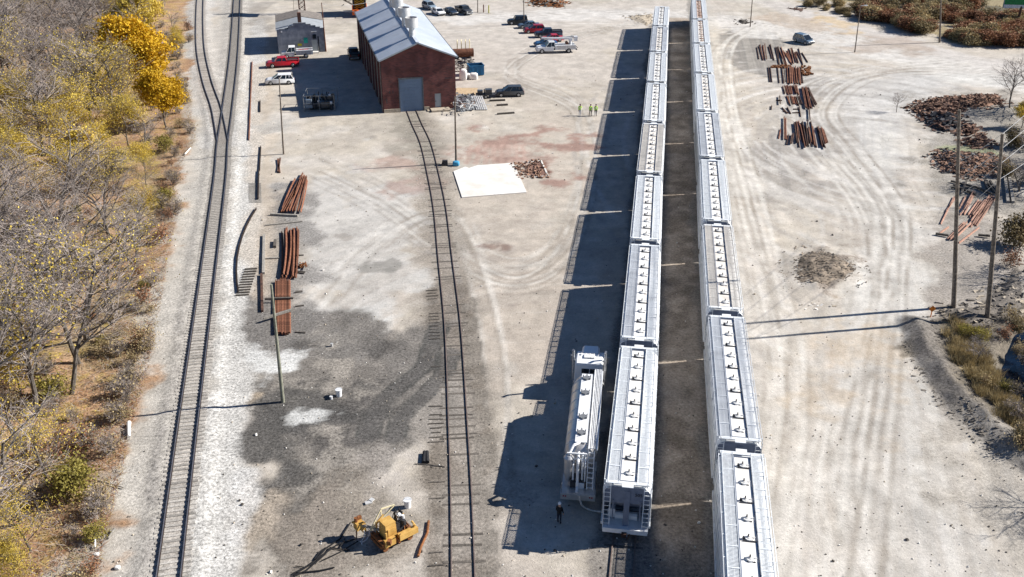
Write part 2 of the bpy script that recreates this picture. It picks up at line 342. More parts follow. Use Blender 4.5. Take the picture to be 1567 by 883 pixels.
def resample(pts, step, start=0):
    out = []; acc = start
    for a, b in zip(pts, pts[1:]):
        L = (b - a).length; d = (b - a) / max(L, 1e-6)
        while acc < L: out.append((a + d * acc, d)); acc += step
        acc -= L
    return out
def build_ground():
    xs = np.concatenate([np.array([-3500, -1200, -500, -260]), np.arange(-180, -75, 1.0), np.arange(-75, -52, .6), np.arange(-52, 60, .26), np.arange(60, 75, .5), np.arange(75, 150, 1.0), np.array([150, 260, 500, 1200, 3500])])
    ys = [-600, -100, 0, 20, 34.]; 
    while ys[-1] < 330: ys.append(ys[-1] + max(.22, .0038 * (ys[-1] - 10)))
    ys += [345, 370, 420, 520, 800, 1500, 4000]
    ys = np.array(ys); X, Y = np.meshgrid(xs, ys)
    wob = (fbm(X, Y, 3, 3) - .5) * 2.4; wob2 = (fbm(X, Y, 3, 3, 50) - .5) * 2.4
    Xw = X + wob; Yw = Y + wob2 * 1.6
    RAG = fbm(X, Y, 5, 7, 400); RAG = (RAG - RAG.mean()) / (RAG.std() * 4) + .5
    n1 = fbm(X, Y, 9, 5); n2 = fbm(X, Y, 2.2, 4, 30); n3 = fbm(X * 1.0, Y * .35, 4, 4, 77)
    C = np.zeros(X.shape + (3,)); C[:] = (0.445, 0.40, 0.335)
    S = np.full(X.shape, .05)
    def mix(mask, c, a=1.0, stone=None):
        nonlocal C, S
        k = np.clip(mask * a, 0, 1)[..., None]; C = C * (1 - k) + np.array(c) * k
        if stone is not None: S = S * (1 - k[..., 0]) + stone * k[..., 0]
    def area(px, c, a=1.0, soft=1.2, wobble=1.0, stone=None):
        xx = X + wob * wobble; yy = Y + wob2 * wobble * 1.5
        q = -sdist(xx, yy, px) + (RAG - .5) * (soft * 3.0 + 1.2)
        mix(ramp(q, -soft * .5 - .1, soft * .5 + .1), c, a, stone)
    def line(px, w, c, a=1.0, soft=.3, wobble=.15, stone=None, world_pts=None, patchy=0):
        pl = np.array([[p[0], p[1]] for p in world_pts]) if world_pts is not None else pts_of(px)
        d = seg_dist(X + wob * wobble, Y + wob2 * wobble, pl)
        mk = 1 - ramp(d + (RAG - .5) * soft * 1.6, w - soft * .6, w + soft * .6)
        if patchy: mk = mk * ramp(fbm(X, Y, 1.6, 3, 111), patchy - .12, patchy + .12)
        mix(mk, c, a, stone)
    mix(ramp(n1, .45, .7), (0.49, 0.455, 0.41), .8); mix(ramp(n1, .5, .28), (0.36, 0.33, 0.295), .6)
    mix(ramp(n3, .5, .75), (0.45, 0.40, 0.35), .6)
    # tan lot in the middle, paler lot left of the spur
    area([(710, 190), (900, 180), (880, 330), (840, 520), (760, 760), (740, 883), (720, 883), (705, 500)], (0.45, 0.395, 0.335), .7, 5)
    area([(470, 270), (640, 280), (660, 420), (640, 520), (520, 540), (450, 520)], (0.47, 0.455, 0.43), .8, 3, 2)
    area([(500, 470), (640, 450), (650, 530), (500, 560)], (0.52, 0.52, 0.50), .5, 3, 3)
    area([(560, 1), (1000, 0), (960, 130), (720, 130)], (0.47, 0.43, 0.385), .8, 8)
    # road band at the top and the haul road on the right
    line([(700, 28), (900, 22), (1060, 26), (1200, 45), (1400, 88), (1600, 135)], 6.5, (0.58, 0.56, 0.53), .75, 4, .5)
    line([(1180, 6), (1300, 40), (1420, 75), (1600, 118)], 4.0, (0.50, 0.47, 0.44), .8, 2, .5)
    line([(1400, 940), (1375, 700), (1365, 560), (1366, 440), (1362, 340), (1330, 270), (1330, 180), (1420, 120), (1567, 125)], 3.6, (0.54, 0.53, 0.50), .75, 2.5, .7)
    line([(1330, 940), (1300, 800), (1290, 640)], 7, (0.45, 0.42, 0.385), .6, 4, 1)
    line([(1190, 883), (1165, 600), (1135, 400), (1110, 200)], 2.6, (0.44, 0.415, 0.39), .6, 2, .6)
    area([(1230, 130), (1420, 110), (1400, 200), (1330, 260), (1250, 230)], (0.45, 0.44, 0.425), .7, 5)
    area([(1112, 46), (1180, 48), (1205, 90), (1240, 140), (1150, 112), (1110, 96)], (0.19, 0.18, 0.165), .9, 1.4, 1.2)
    area([(1180, 90), (1240, 100), (1275, 220), (1220, 290), (1170, 260), (1190, 180)], (0.27, 0.25, 0.23), .75, 2, 1.5)
    area([(1150, 215), (1250, 225), (1235, 290), (1185, 300), (1150, 270)], (0.22, 0.205, 0.19), .65, 2.0, 2)
    area([(1205, 270), (1330, 290), (1330, 330), (1220, 320)], (0.33, 0.305, 0.275), .5, 2.5, 2)
    area([(1085, 60), (1110, 60), (1150, 330), (1120, 420), (1100, 300)], (0.36, 0.335, 0.30), .5, 1.5, 1)
    area([(1115, 45), (1150, 42), (1190, 55), (1150, 58)], (0.60, 0.58, 0.55), .7, 1)
    area([(1160, 25), (1210, 20), (1260, 35), (1290, 50), (1240, 50)], (0.42, 0.33, 0.25), .5, 2)
    area([(1250, 22), (1290, 30), (1310, 48), (1280, 45)], (0.50, 0.37, 0.20), .6, 2)
    area([(1290, 62), (1400, 55), (1400, 85), (1320, 80)], (0.33, 0.25, 0.19), .5, 3)
    area([(700, 380), (850, 400), (830, 560), (760, 700), (700, 600)], (0.38, 0.33, 0.28), .5, 3, 2)
    area([(1120, 700), (1200, 640), (1230, 883), (1190, 883)], (0.39, 0.36, 0.32), .5, 3, 2)
    # swirling wheel marks, right
    cx, cy = G(1370, 250)[:2]
    for k in range(16):
        r = 9 + k * 1.9 + rs.rand() * .8; e = np.abs(np.hypot((X - cx) / 1.15 + wob * .2, (Y - cy) * .55) - r)
        sect = ramp(-(X - cx) * .6 + (Y - cy) * .5 * (rs.rand() - .1), -12, 5)
        mix((1 - ramp(e, .12, .5)) * sect * ramp(n2, .4, .55), (0.31, 0.29, 0.27) if k % 2 else (0.56, 0.54, 0.51), .55)
    for k in range(10):
        x0 = 1215 + k * 30 + rs.rand() * 10
        line([(x0 + 70 + rs.rand() * 40, 900), (x0 + 45, 700), (x0 + 20 + rs.rand() * 15, 560), (x0 + 20, 430), (x0 + 8, 330)], .25, (0.50, 0.48, 0.45) if k % 2 else (0.34, 0.32, 0.29), .5, .3, .3, patchy=.45)
    for k in range(9):
        y0 = 380 + k * 17
        line([(690, y0 + 5), (740, y0 + rs.rand() * 10), (800, y0 - 4 + rs.rand() * 12), (880, y0 - 14)], .3, (0.30, 0.26, 0.23) if k % 2 else (0.50, 0.46, 0.41), .45, .35, .9, patchy=.5)
    for k in range(12):
        x0 = 560 + k * 33; y0 = 30 + rs.rand() * 90 + k * 3
        line([(x0 + 150, y0), (x0 + 230, y0 + 14), (x0 + 290, y0 + 50), (x0 + 270, y0 + 110)], .3, (0.37, 0.33, 0.29), .4, .3, .5, patchy=.48)
    # streaks that follow the wheel paths
    def streaks(d, along, w, lo_, hi_, c1, c2, a, wid=.7, ln=90):
        n = fbm(d / 1.0, along * wid / ln, wid, 4, 300); n = (n - n.mean()) / n.std()
        m_ = (1 - ramp(d, w * .7, w)) if lo_ is None else ramp(d, lo_, lo_ + 3) * (1 - ramp(d, hi_ - 5, hi_))
        mix(m_ * ramp(n, .2, 1.1), c1, a); mix(m_ * ramp(-n, .2, 1.1), c2, a)
    hr = pts_of([(1400, 940), (1375, 700), (1365, 560), (1366, 440), (1362, 340), (1330, 270), (1330, 180)])
    sgn = np.where(X > np.interp(Y, [p[1] for p in hr], [p[0] for p in hr]), 1, -1)
    streaks(seg_dist(X, Y, hr) * sgn + 40, Y, 55, 32, 52, (0.56, 0.53, 0.48), (0.37, 0.335, 0.29), .32)
    streaks(X - np.interp(Y, [45, 230], [12, 41]) + 5, Y, 0, 6, 32, (0.50, 0.46, 0.40), (0.37, 0.33, 0.285), .28, .9)
    sc = G(1345, 215); ra = np.hypot(X - sc[0], (Y - sc[1]) * .8); th_ = np.arctan2(Y - sc[1], X - sc[0]) * 12
    msk = (sgn < 0) | (Y > 105)
    nS = fbm(ra, th_ * .12, 1.3, 4, 310); nS = (nS - nS.mean()) / nS.std(); mS = ramp(ra, 3, 8) * (1 - ramp(ra, 24, 36))
    mix(mS * ramp(nS, .2, 1.2), (0.58, 0.56, 0.53), .5); mix(mS * ramp(-nS, .2, 1.2), (0.34, 0.32, 0.295), .45)
    sc = G(640, 560); ra = np.hypot(X - sc[0] - 14, Y - sc[1]); nS = fbm(ra, np.arctan2(Y - sc[1], X - sc[0]) * 1.6, 1.2, 4, 320); nS = (nS - nS.mean()) / nS.std(); mS = ramp(ra, 8, 14) * (1 - ramp(ra, 30, 46)) * (X < 9)
    mix(mS * ramp(nS, .3, 1.3), (0.52, 0.48, 0.43), .4); mix(mS * ramp(-nS, .3, 1.3), (0.35, 0.315, 0.275), .4)
    for k in range(60):                      # small scuffs and damp spots
        x0, y0 = rs.uniform(460, 1400), rs.uniform(120, 870); w_ = rs.uniform(3, 20) * (y0 + 317) / 1000
        area([(x0, y0), (x0 + w_, y0 - w_ * .25), (x0 + w_ * 2, y0), (x0 + w_ * 1.2, y0 + w_ * .35)], [(0.27, 0.245, 0.215), (0.33, 0.29, 0.25), (0.56, 0.54, 0.50)][k % 3], .55, .4, .8)
    tt = random.Random(31)
    def tyre(px, c, a, gap=.95):
        sp_ = smooth_path(px, 10); L_ = []; R_ = []
        for i_ in range(len(sp_)):
            d_ = (sp_[min(i_ + 1, len(sp_) - 1)] - sp_[max(i_ - 1, 0)]).normalized(); L_.append((sp_[i_].x + d_.y * gap, sp_[i_].y - d_.x * gap)); R_.append((sp_[i_].x - d_.y * gap, sp_[i_].y + d_.x * gap))
        ext = np.array(L_ + R_); bx = (xs > ext[:, 0].min() - 3) & (xs < ext[:, 0].max() + 3); by = (ys > ext[:, 1].min() - 3) & (ys < ext[:, 1].max() + 3)
        ix = np.where(bx)[0]; iy = np.where(by)[0]
        if len(ix) < 2 or len(iy) < 2: return
        sl = (slice(iy[0], iy[-1] + 1), slice(ix[0], ix[-1] + 1)); pat = ramp(fbm(X[sl], Y[sl], 5, 3, 900 + int(a * 1000)), .38, .55)
        for q in (L_, R_):
            d = seg_dist(X[sl], Y[sl], np.array(q)); kk = ((1 - ramp(d, .12, .34)) * pat * a)[..., None]; C[sl] = C[sl] * (1 - kk) + np.array(c) * kk
    DK, LT = (0.25, 0.22, 0.185), (0.60, 0.575, 0.53)
    for k in range(15):
        o_ = tt.uniform(-45, 45); tyre([(1290 + o_ + tt.uniform(-15, 60), 900), (1300 + o_, 720), (1330 + o_ * .7, 560), (1350 + o_ * .5, 430), (1340 + o_ * .8, 320), (1270 + o_, 230), (1230 + o_, 170), (1290 + o_, 120), (1450, 100 + o_ * .3), (1590, 125 + o_ * .3)], DK if k % 2 else LT, tt.uniform(.35, .6))
    for k in range(9):
        o_ = tt.uniform(-20, 20); tyre([(1150 + o_ * 1.2, 900), (1190 + o_, 700), (1200 + o_, 560), (1170 + o_, 420), (1140 + o_, 300), (1110 + o_ * .7, 180), (1105 + o_ * .5, 80), (1150, 40)], DK if k % 2 else LT, tt.uniform(.3, .5))
    for k in range(10):
        o_ = tt.uniform(-25, 25); tyre([(480, 250 + o_), (580, 300 + o_), (680, 370 + o_), (780, 420 + o_), (860, 380 + o_), (900, 260 + o_), (880, 160 + o_ * .6), (780, 110 + o_ * .4), (860, 60 + o_ * .3), (980, 34)], DK if k % 3 else LT, tt.uniform(.3, .5))
    for k in range(6):
        o_ = tt.uniform(-30, 30); tyre([(480 + o_, 470), (560 + o_, 380), (640 + o_, 330), (700, 350 + o_), (740, 470 + o_), (760, 620 + o_), (750 + o_, 760)], DK if k % 2 else LT, tt.uniform(.3, .5))
    for k in range(7):
        o_ = tt.uniform(-12, 12); tyre([(560, 40 + o_), (700, 36 + o_), (880, 26 + o_), (1000, 30 + o_), (1180, 45 + o_), (1350, 80 + o_), (1500, 115 + o_), (1600, 140 + o_)], DK if k % 2 else LT, tt.uniform(.3, .5))
    # red dust
    area([(728, 205), (800, 205), (875, 208), (872, 225), (810, 232), (835, 270), (720, 252), (712, 235)], (0.27, 0.155, 0.125), .75, 2.5, 2)
    area([(610, 250), (700, 258), (690, 280), (625, 285)], (0.33, 0.22, 0.18), .6, 3, 2)
    area([(784, 252), (828, 246), (839, 270), (796, 272)], (0.20, 0.11, 0.085), .9, .5, .3)
    for k in range(8):
        line([(722 + k * 11, 222), (716 + k * 13, 250)], .25, (0.42, 0.30, 0.25), .7, .25, .3)
    # worn earth along the spur
    line(None, 2.4, (0.24, 0.21, 0.175), .7, 1.6, .8, .6, world_pts=TC)
    line(None, 2.3, (0.16, 0.138, 0.115), .85, .6, .4, .8, world_pts=[p for p in TC if p.y < 88])
    line(None, .9, (0.24, 0.21, 0.18), .6, .5, .2, .7, world_pts=TC)
    area([(590, 183), (640, 178), (668, 215), (650, 235), (612, 225)], (0.27, 0.25, 0.21), .7, 2, 1.5)
    line([(640, 380), (690, 400), (720, 480), (640, 520)], .35, (0.28, 0.26, 0.24), .5, .3, .5, patchy=.45)
    area([(545, 408), (600, 396), (602, 405), (560, 416)], (0.24, 0.23, 0.21), .85, .8, .8)
    area([(528, 478), (575, 476), (570, 490), (535, 490)], (0.26, 0.25, 0.23), .8, 1, 1)
    area([(670, 370), (740, 374), (745, 395), (690, 400)], (0.30, 0.27, 0.24), .55, 2, 2)
    area([(725, 375), (765, 377), (760, 384), (730, 384)], (0.16, 0.10, 0.08), .7, .5, 1)
    # coal-dark gravel on the left lot
    area([(368, 465), (440, 490), (500, 500), (600, 490), (676, 500), (670, 600), (640, 690), (570, 710), (530, 770), (490, 820), (460, 920), (385, 920), (392, 800), (372, 700), (362, 620), (356, 560)], (0.145, 0.133, 0.12), .88, 1.6, 2.0, .95)
    mix(ramp(-sdist(X, Y, [(365, 480), (520, 500), (690, 490), (660, 640), (560, 740), (480, 900), (400, 900), (370, 700)]), -1, 4) * ramp(fbm(X, Y, 4, 6, 620), .48, .56), (0.075, 0.07, 0.066), .75, 1)
    mix(ramp(-sdist(X, Y, [(365, 480), (520, 500), (690, 490), (660, 640), (560, 740), (480, 900), (400, 900), (370, 700)]), -1, 4) * ramp(fbm(X, Y, 3, 6, 640), .55, .62), (0.33, 0.30, 0.26), .55, .8)
    area([(560, 490), (690, 480), (690, 640), (600, 600)], (0.16, 0.148, 0.135), .6, 2, 2, .8)
    area([(400, 760), (560, 720), (640, 760), (600, 900), (380, 900)], (0.175, 0.152, 0.125), .75, 3, 2, .8)
    area([(400, 560), (520, 590), (520, 640), (470, 720), (400, 770), (375, 650)], (0.078, 0.075, 0.071), .8, 2.0, 2, 1)
    area([(380, 330), (460, 280), (470, 400), (465, 500), (385, 540), (370, 450)], (0.17, 0.16, 0.15), .7, 1.6, 1.2, .9)
    area([(420, 790), (520, 750), (560, 800), (540, 883), (420, 883)], (0.23, 0.20, 0.17), .7, 2.2, 2, .7)
    area([(360, 590), (400, 595), (385, 625), (360, 620)], (0.42, 0.34, 0.25), .6, .8, 1)
    area([(350, 810), (420, 770), (400, 830), (360, 850)], (0.40, 0.34, 0.27), .6, 1.5, 1)
    area([(376, 545), (395, 536), (420, 546), (440, 540), (478, 542), (474, 566), (440, 580), (405, 584), (380, 574)], (0.60, 0.60, 0.58), .85, .7, .8, .5)
    line([(392, 556), (408, 550), (418, 556), (404, 566)], .25, (0.45, 0.45, 0.43), .6, .3, .4)
    area([(452, 634), (485, 624), (502, 630), (488, 645), (450, 650)], (0.55, 0.55, 0.53), .85, .45, .6, .5)
    area([(560, 690), (650, 690), (640, 760), (560, 760)], (0.35, 0.32, 0.29), .6, 2, 2)
    area([(660, 560), (720, 560), (745, 883), (640, 883)], (0.33, 0.30, 0.265), .5, 2, 1.5, .5)
    tcn = [(p.x + 2.35, p.y) for p in TC if p.y < 88]
    line(None, .16, (0.075, 0.065, 0.055), .9, .22, .35, world_pts=tcn, patchy=.47)
    line(None, .9, (0.20, 0.18, 0.155), .7, .5, .3, world_pts=[(x - .5, y) for x, y in tcn], patchy=.42)
    # crawler ruts
    for px in ([(560, 668), (572, 640), (600, 600), (650, 560), (672, 500)], [(604, 668), (612, 640), (645, 608), (680, 572), (690, 540)]):
        line(px, .85, (0.10, 0.095, 0.09), .75, .3, .3, .9)
        for pc, dc in resample(smooth_path(px, 8), .62):
            nn = Vector((dc.y, -dc.x, 0)) * .8; bx = (np.abs(X - pc.x) < 1.6) & (np.abs(Y - pc.y) < 1.6); iy, ix = np.where(bx)
            sl = (slice(iy.min(), iy.max() + 1), slice(ix.min(), ix.max() + 1)); dd = seg_dist(X[sl], Y[sl], np.array([[pc.x - nn.x, pc.y - nn.y], [pc.x + nn.x, pc.y + nn.y]]))
            kk = ((1 - ramp(dd, .05, .22)) * .55)[..., None]; C[sl] = C[sl] * (1 - kk) + np.array((0.075, 0.072, 0.068)) * kk
        pl = pts_of(px)
        for o in (-.85, .85): line(None, .1, (0.07, 0.07, 0.065), .8, .12, .15, world_pts=[(q[0] + o, q[1]) for q in pl])
    # ballast of the two left tracks
    line(None, 4.0, (0.42, 0.40, 0.365), .75, 1.4, .8, .85, world_pts=TA)
    line(None, 3.0, (0.44, 0.43, 0.41), .7, 1.0, .6, .85, world_pts=TB)
    line([(318, 940), (334, 760), (345, 640), (356, 500), (372, 330), (380, 250), (392, 120), (398, 30)], 1.6, (0.49, 0.48, 0.455), .85, .8, .9, 1.0)
    line([(362, 830), (384, 760), (372, 730)], .7, (0.53, 0.52, 0.50), .7, .5, .8, 1)
    line([(212, 900), (240, 740), (262, 600), (290, 440)], .35, (0.30, 0.28, 0.26), .6, .3, .6, 1, patchy=.4)
    line([(330, 160), (322, 100), (330, 40)], 2.2, (0.44, 0.41, 0.37), .7, 1, .5, .5)
    line(None, 1.15, (0.36, 0.33, 0.295), .7, .3, .1, .7, world_pts=TA)
    line(None, 1.15, (0.36, 0.31, 0.27), .7, .3, .1, .7, world_pts=TB)
    line([(398, 450), (400, 200), (402, 100)], 1.6, (0.45, 0.38, 0.30), .5, 1, .6)
    area([(428, 185), (500, 200), (480, 250), (430, 250)], (0.50, 0.47, 0.43), .6, 3, 1.5)
    area([(398, 195), (440, 190), (436, 215), (398, 215)], (0.33, 0.32, 0.30), .6, 1.5, 1.5, .7)
    area([(386, 5), (420, 5), (410, 45), (386, 50)], (0.24, 0.22, 0.20), .6, 3, 2)
    # under and between the trains
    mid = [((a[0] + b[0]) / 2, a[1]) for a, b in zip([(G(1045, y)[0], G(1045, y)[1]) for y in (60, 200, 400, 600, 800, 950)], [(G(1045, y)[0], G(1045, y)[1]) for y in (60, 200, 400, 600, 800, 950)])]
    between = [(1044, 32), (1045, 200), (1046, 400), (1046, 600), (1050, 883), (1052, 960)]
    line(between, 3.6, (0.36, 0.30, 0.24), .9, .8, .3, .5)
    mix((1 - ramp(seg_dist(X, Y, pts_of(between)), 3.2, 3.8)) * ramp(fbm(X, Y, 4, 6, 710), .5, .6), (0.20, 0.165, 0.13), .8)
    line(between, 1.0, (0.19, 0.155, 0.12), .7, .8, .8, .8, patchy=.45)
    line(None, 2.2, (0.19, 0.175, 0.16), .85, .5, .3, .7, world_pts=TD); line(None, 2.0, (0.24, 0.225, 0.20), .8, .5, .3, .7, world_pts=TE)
    line([(1075, 0), (1130, 500), (1185, 883)], 1.2, (0.40, 0.38, 0.35), .5, 1, .4)
    # rubble mound, banks, scrap yard on the right
    area([(1215, 392), (1260, 382), (1305, 396), (1300, 425), (1275, 455), (1235, 460), (1212, 430)], (0.20, 0.165, 0.135), .85, 1.5, 1.6, .8)
    area([(1240, 470), (1320, 450), (1330, 560), (1310, 620), (1260, 600)], (0.45, 0.36, 0.26), .5, 3, 2)
    area([(1390, 150), (1530, 140), (1600, 180), (1600, 330), (1560, 340), (1470, 340), (1420, 250)], (0.24, 0.22, 0.19), .75, 2, 2, .9)
    area([(1455, 335), (1567, 330), (1620, 500), (1567, 520), (1470, 480), (1420, 470), (1420, 420)], (0.25, 0.225, 0.20), .7, 1.5, 1.5, .8)
    area([(1440, 225), (1500, 225), (1515, 245), (1450, 245)], (0.24, 0.27, 0.13), .6, 1, 1)
    area([(1405, 500), (1470, 480), (1640, 470), (1680, 800), (1600, 720), (1540, 660), (1480, 610), (1440, 560), (1410, 530)], (0.13, 0.112, 0.088), .95, 1, 1.2, .7)
    line([(1408, 500), (1420, 550), (1450, 605), (1500, 655), (1567, 700)], 1.7, (0.16, 0.145, 0.13), .85, .9, .5, .95)
    area([(1480, 660), (1620, 720), (1640, 900), (1560, 900), (1500, 780)], (0.31, 0.285, 0.25), .7, 2, 1.5, .6)
    area([(1455, 490), (1500, 500), (1520, 560), (1490, 560), (1460, 530)], (0.38, 0.30, 0.15), .6, .8, .8, .5)
    # leaf litter under the trees
    fe = FOREST_EDGE + [(-700, 960), (-700, -60)]
    area(fe, (0.33, 0.20, 0.115), .95, 1.0, 1.0, .8)
    dfe = sdist(X, Y, fe)
    mix(ramp(-dfe, 0, 2) * ramp(n2, .5, .62), (0.42, 0.29, 0.18), .8, .7); mix(ramp(-dfe, 0, 2) * ramp(n1, .55, .7), (0.17, 0.16, 0.09), .6)
    mix(ramp(-dfe, 0, 2) * ramp(fbm(X, Y, 1.1, 3, 9), .56, .66), (0.40, 0.30, 0.08), .5)
    # grass far beyond and off to the right
    area([(1230, -5), (1330, 20), (1400, 35), (1480, 60), (1700, 95), (1700, -200), (1200, -200)], (0.26, 0.21, 0.11), .85, 4, 3, .6)
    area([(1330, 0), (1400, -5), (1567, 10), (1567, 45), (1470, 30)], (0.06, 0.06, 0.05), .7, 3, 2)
    nf = fbm(X, Y, 1.3, 4, 500); nf = (nf - nf.mean()) / nf.std(); C *= (1 + .055 * np.clip(nf, -2, 2))[..., None]
    # relief
    Z = (fbm(X, Y, 6, 4, 5) - .5) * .10
    Z += ramp(-dfe, 0, 6) * (fbm(X, Y, 8, 3, 8) - .5) * 1.6
    mo = ramp(-sdist(X, Y, [(1210, 388), (1262, 378), (1312, 394), (1302, 430), (1270, 462), (1228, 460), (1205, 425)]), -1, 2.5)
    Z += mo * (.25 + 1.0 * fbm(X, Y, 1.8, 4, 60)) * .6
    bank = 1 - ramp(seg_dist(X + wob * .5, Y, pts_of([(1400, 495), (1430, 550), (1475, 615), (1530, 665), (1600, 720)])), 0, 1.8)
    Z += bank * (.4 + .5 * fbm(X, Y, 1.5, 3, 61))
    pond = ramp(-sdist(X + wob * .3, Y, [(1552, 535), (1565, 505), (1640, 480), (1760, 640), (1640, 690), (1575, 655), (1552, 610), (1545, 570)]), -1.6, 1.0)
    Z -= pond * 1.8
    for tr, w, h in ((TA, 2.3, .14), (TB, 2.0, .10)):
        d = seg_dist(X, Y, np.array([[p[0], p[1]] for p in tr])); Z += (1 - ramp(d, w - .8, w + .4)) * h
    for tr in (TA, TB, TC, TD, TE):         # keep the bed level below the ties
        d = seg_dist(X, Y, np.array([[p[0], p[1]] for p in tr])); k = 1 - ramp(d, 1.6, 2.4); Z = Z * (1 - k) + (.14 if tr is TA or tr is TB else .0) * k
    Z = np.where((np.abs(X) > 150) | (Y > 330) | (Y < 20), 0, Z)
    ny, nx = X.shape
    me = bpy.data.meshes.new('ground'); vert = np.stack([X, Y, Z], -1).reshape(-1, 3)
    idx = np.arange(nx * ny).reshape(ny, nx)
    q = np.stack([idx[:-1, :-1], idx[:-1, 1:], idx[1:, 1:], idx[1:, :-1]], -1).reshape(-1, 4)
    me.vertices.add(len(vert)); me.vertices.foreach_set('co', vert.ravel())
    me.loops.add(q.size); me.loops.foreach_set('vertex_index', q.ravel().astype(np.int32))
    me.polygons.add(len(q)); me.polygons.foreach_set('loop_start', np.arange(0, q.size, 4, dtype=np.int32)); me.polygons.foreach_set('loop_total', np.full(len(q), 4, dtype=np.int32))
    me.update(calc_edges=True); me.polygons.foreach_set('use_smooth', np.ones(len(q), bool))
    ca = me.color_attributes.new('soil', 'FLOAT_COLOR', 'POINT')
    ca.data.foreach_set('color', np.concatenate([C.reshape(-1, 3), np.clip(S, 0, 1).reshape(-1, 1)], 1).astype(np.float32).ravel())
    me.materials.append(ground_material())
    o = bpy.data.objects.new('ground', me); col.objects.link(o); tag(o, 'pale gravel and dirt rail yard ground', kind='structure')
    return dfe
build_ground()

# water
def water():
    m = bpy.data.materials.new('water'); m.use_nodes = True; b = m.node_tree.nodes['Principled BSDF']
    b.inputs['Base Color'].default_value = (0.004, 0.010, 0.022, 1); b.inputs['Roughness'].default_value = .12; b.inputs['Specular IOR Level'].default_value = .2
    nz = m.node_tree.nodes.new('ShaderNodeTexNoise'); nz.inputs['Scale'].default_value = 3; bp = m.node_tree.nodes.new('ShaderNodeBump'); bp.inputs['Strength'].default_value = .15
    m.node_tree.links.new(nz.outputs['Fac'], bp.inputs['Height']); m.node_tree.links.new(bp.outputs[0], b.inputs['Normal'])
    mb = MB(); p = [G(x, y) for x, y in [(1515, 520), (1560, 480), (1680, 470), (1800, 640), (1640, 710), (1540, 670), (1510, 600)]]
    mb.add([(q.x, q.y, -.75) for q in p], [tuple(range(len(p)))[::-1]])
    return tag(fixn(mb.build('water', m)), 'dark blue pond water', kind='structure')
water()
# concrete pad
def pad():
    o = MB(); q = [G(x, y) for x, y in [(694, 263), (712, 256), (718, 258), (730, 254), (786, 250), (806, 295), (707, 303)]]
    n = len(q); o.add([(p.x, p.y, -.2) for p in q] + [(p.x, p.y, .10) for p in q], [tuple(range(n, 2 * n)), tuple(range(n))[::-1]] + [(i, (i + 1) % n, n + (i + 1) % n, n + i) for i in range(n)])
    tag(fixn(o.build('concrete_pad', M['slab_stained'])), 'white concrete pad', kind='structure')
    q = [G(x, y) for x, y in [(784, 252), (828, 246), (839, 270), (796, 272)]]; d = MB(); a, b, c_, e = q
    for s_, t_ in ((a.lerp(b, .45), b), (b, c_), (c_, c_.lerp(e, .5))): d.beam(s_ + Vector((0, 0, .03)), t_ + Vector((0, 0, .01)), .22, .12)
    tag(d.build('foundation_kerb', M['slab']), 'low concrete kerb round a red earth patch', kind='structure')
    h = MB(); rr = random.Random(5)
    for k in range(260):
        u, v = rr.random(), rr.random(); p = a.lerp(b, u * 1.15 - .1).lerp(e.lerp(c_, u * 1.15 - .1), v * 1.2 - .1); s_ = rr.uniform(.08, .38)
        h.box((p.x, p.y, .03), (s_, s_ * 1.3, s_ * rr.uniform(.2, .5)), 0, Euler((rr.random(), rr.random(), rr.random() * 6)).to_matrix())
    tag(h.build('rubble', M['scrap_brown']), 'red brown rubble beside the concrete pad', kind='stuff')
pad()

# ------------------------------------------------------------------ railway tracks
def rail_mesh(mb, pts, off, z0, h=.17, hw=.037, fw=.07, top=1):
    rings = []; n = len(pts)
    for i in range(n):
        d = (pts[min(i + 1, n - 1)] - pts[max(i - 1, 0)]); d.z = 0; d.normalize(); nrm = Vector((d.y, -d.x, 0)); c0 = Vector((pts[i].x, pts[i].y, z0)) + nrm * off
        prof = [(-fw, 0), (fw, 0), (.012, .03), (.012, h - .04), (hw, h - .035), (hw, h), (-hw, h), (-hw, h - .035), (-.012, h - .04), (-.012, .03)]
        rings.append([c0 + nrm * x + Vector((0, 0, z)) for x, z in prof])
    m = len(rings[0]); base = len(mb.v); mb.v += [tuple(p) for r in rings for p in r]
    for k in range(n - 1):
        for i in range(m):
            j = (i + 1) % m; mb.f.append((base + k * m + i, base + (k + 1) * m + i, base + (k + 1) * m + j, base + k * m + j)); mb.m.append(top if i == 5 else 0)
    mb.f.append(tuple(base + i for i in range(m))); mb.m.append(0)
    mb.f.append(tuple(base + (n - 1) * m + i for i in range(m))[::-1]); mb.m.append(0)
def track(pts, label, z0, tiem, topm, pitch=.53, tie_len=2.6, tie_top=.0, skip=0, jitter=.05, tie_range=None, bury=0):
    rt = thing('railway_track', (0, 0, 0), 0, label, 'railway track')
    for s_ in (-1, 1):
        mb = MB(); rail_mesh(mb, pts, s_ * .755, z0); fixn(mb.build('rail', [M['rail_side'], topm], rt))
    rr = random.Random(11); n = 0; rest = MB()
    for p, d in resample(pts, pitch):
        if tie_range and not (tie_range[0] < p.y < tie_range[1]): continue
        if rr.random() < skip: continue
        if P(p.x, p.y, 0)[1] > 915: continue
        ang = math.atan2(d.y, d.x) + rr.uniform(-.015, .015)
        nrm = Vector((d.y, -d.x, 0)); L = tie_len + rr.uniform(-.12, .12)
        cc = Vector((p.x, p.y, z0 + tie_top - .09 + rr.uniform(-bury, 0))) + nrm * rr.uniform(-jitter, jitter)
        mb = MB() if n < 100 else rest
        mb.box(cc, (.23, L, .18), 0, ang)
        if n < 100: mb.build('tie', tiem, rt)
        n += 1
    if rest.v: tag(rest.build('tie', tiem, rt), kind='stuff')
    return rt
track(TA, 'main railway track on pale ballast beside the trees, with polished rails', .185, M['tie_wood'], M['rail_top'])
track(TB, 'far railway track branching left from the main line beside the trees', .175, M['tie_wood'], M['rail_top'], tie_range=(142, 400))
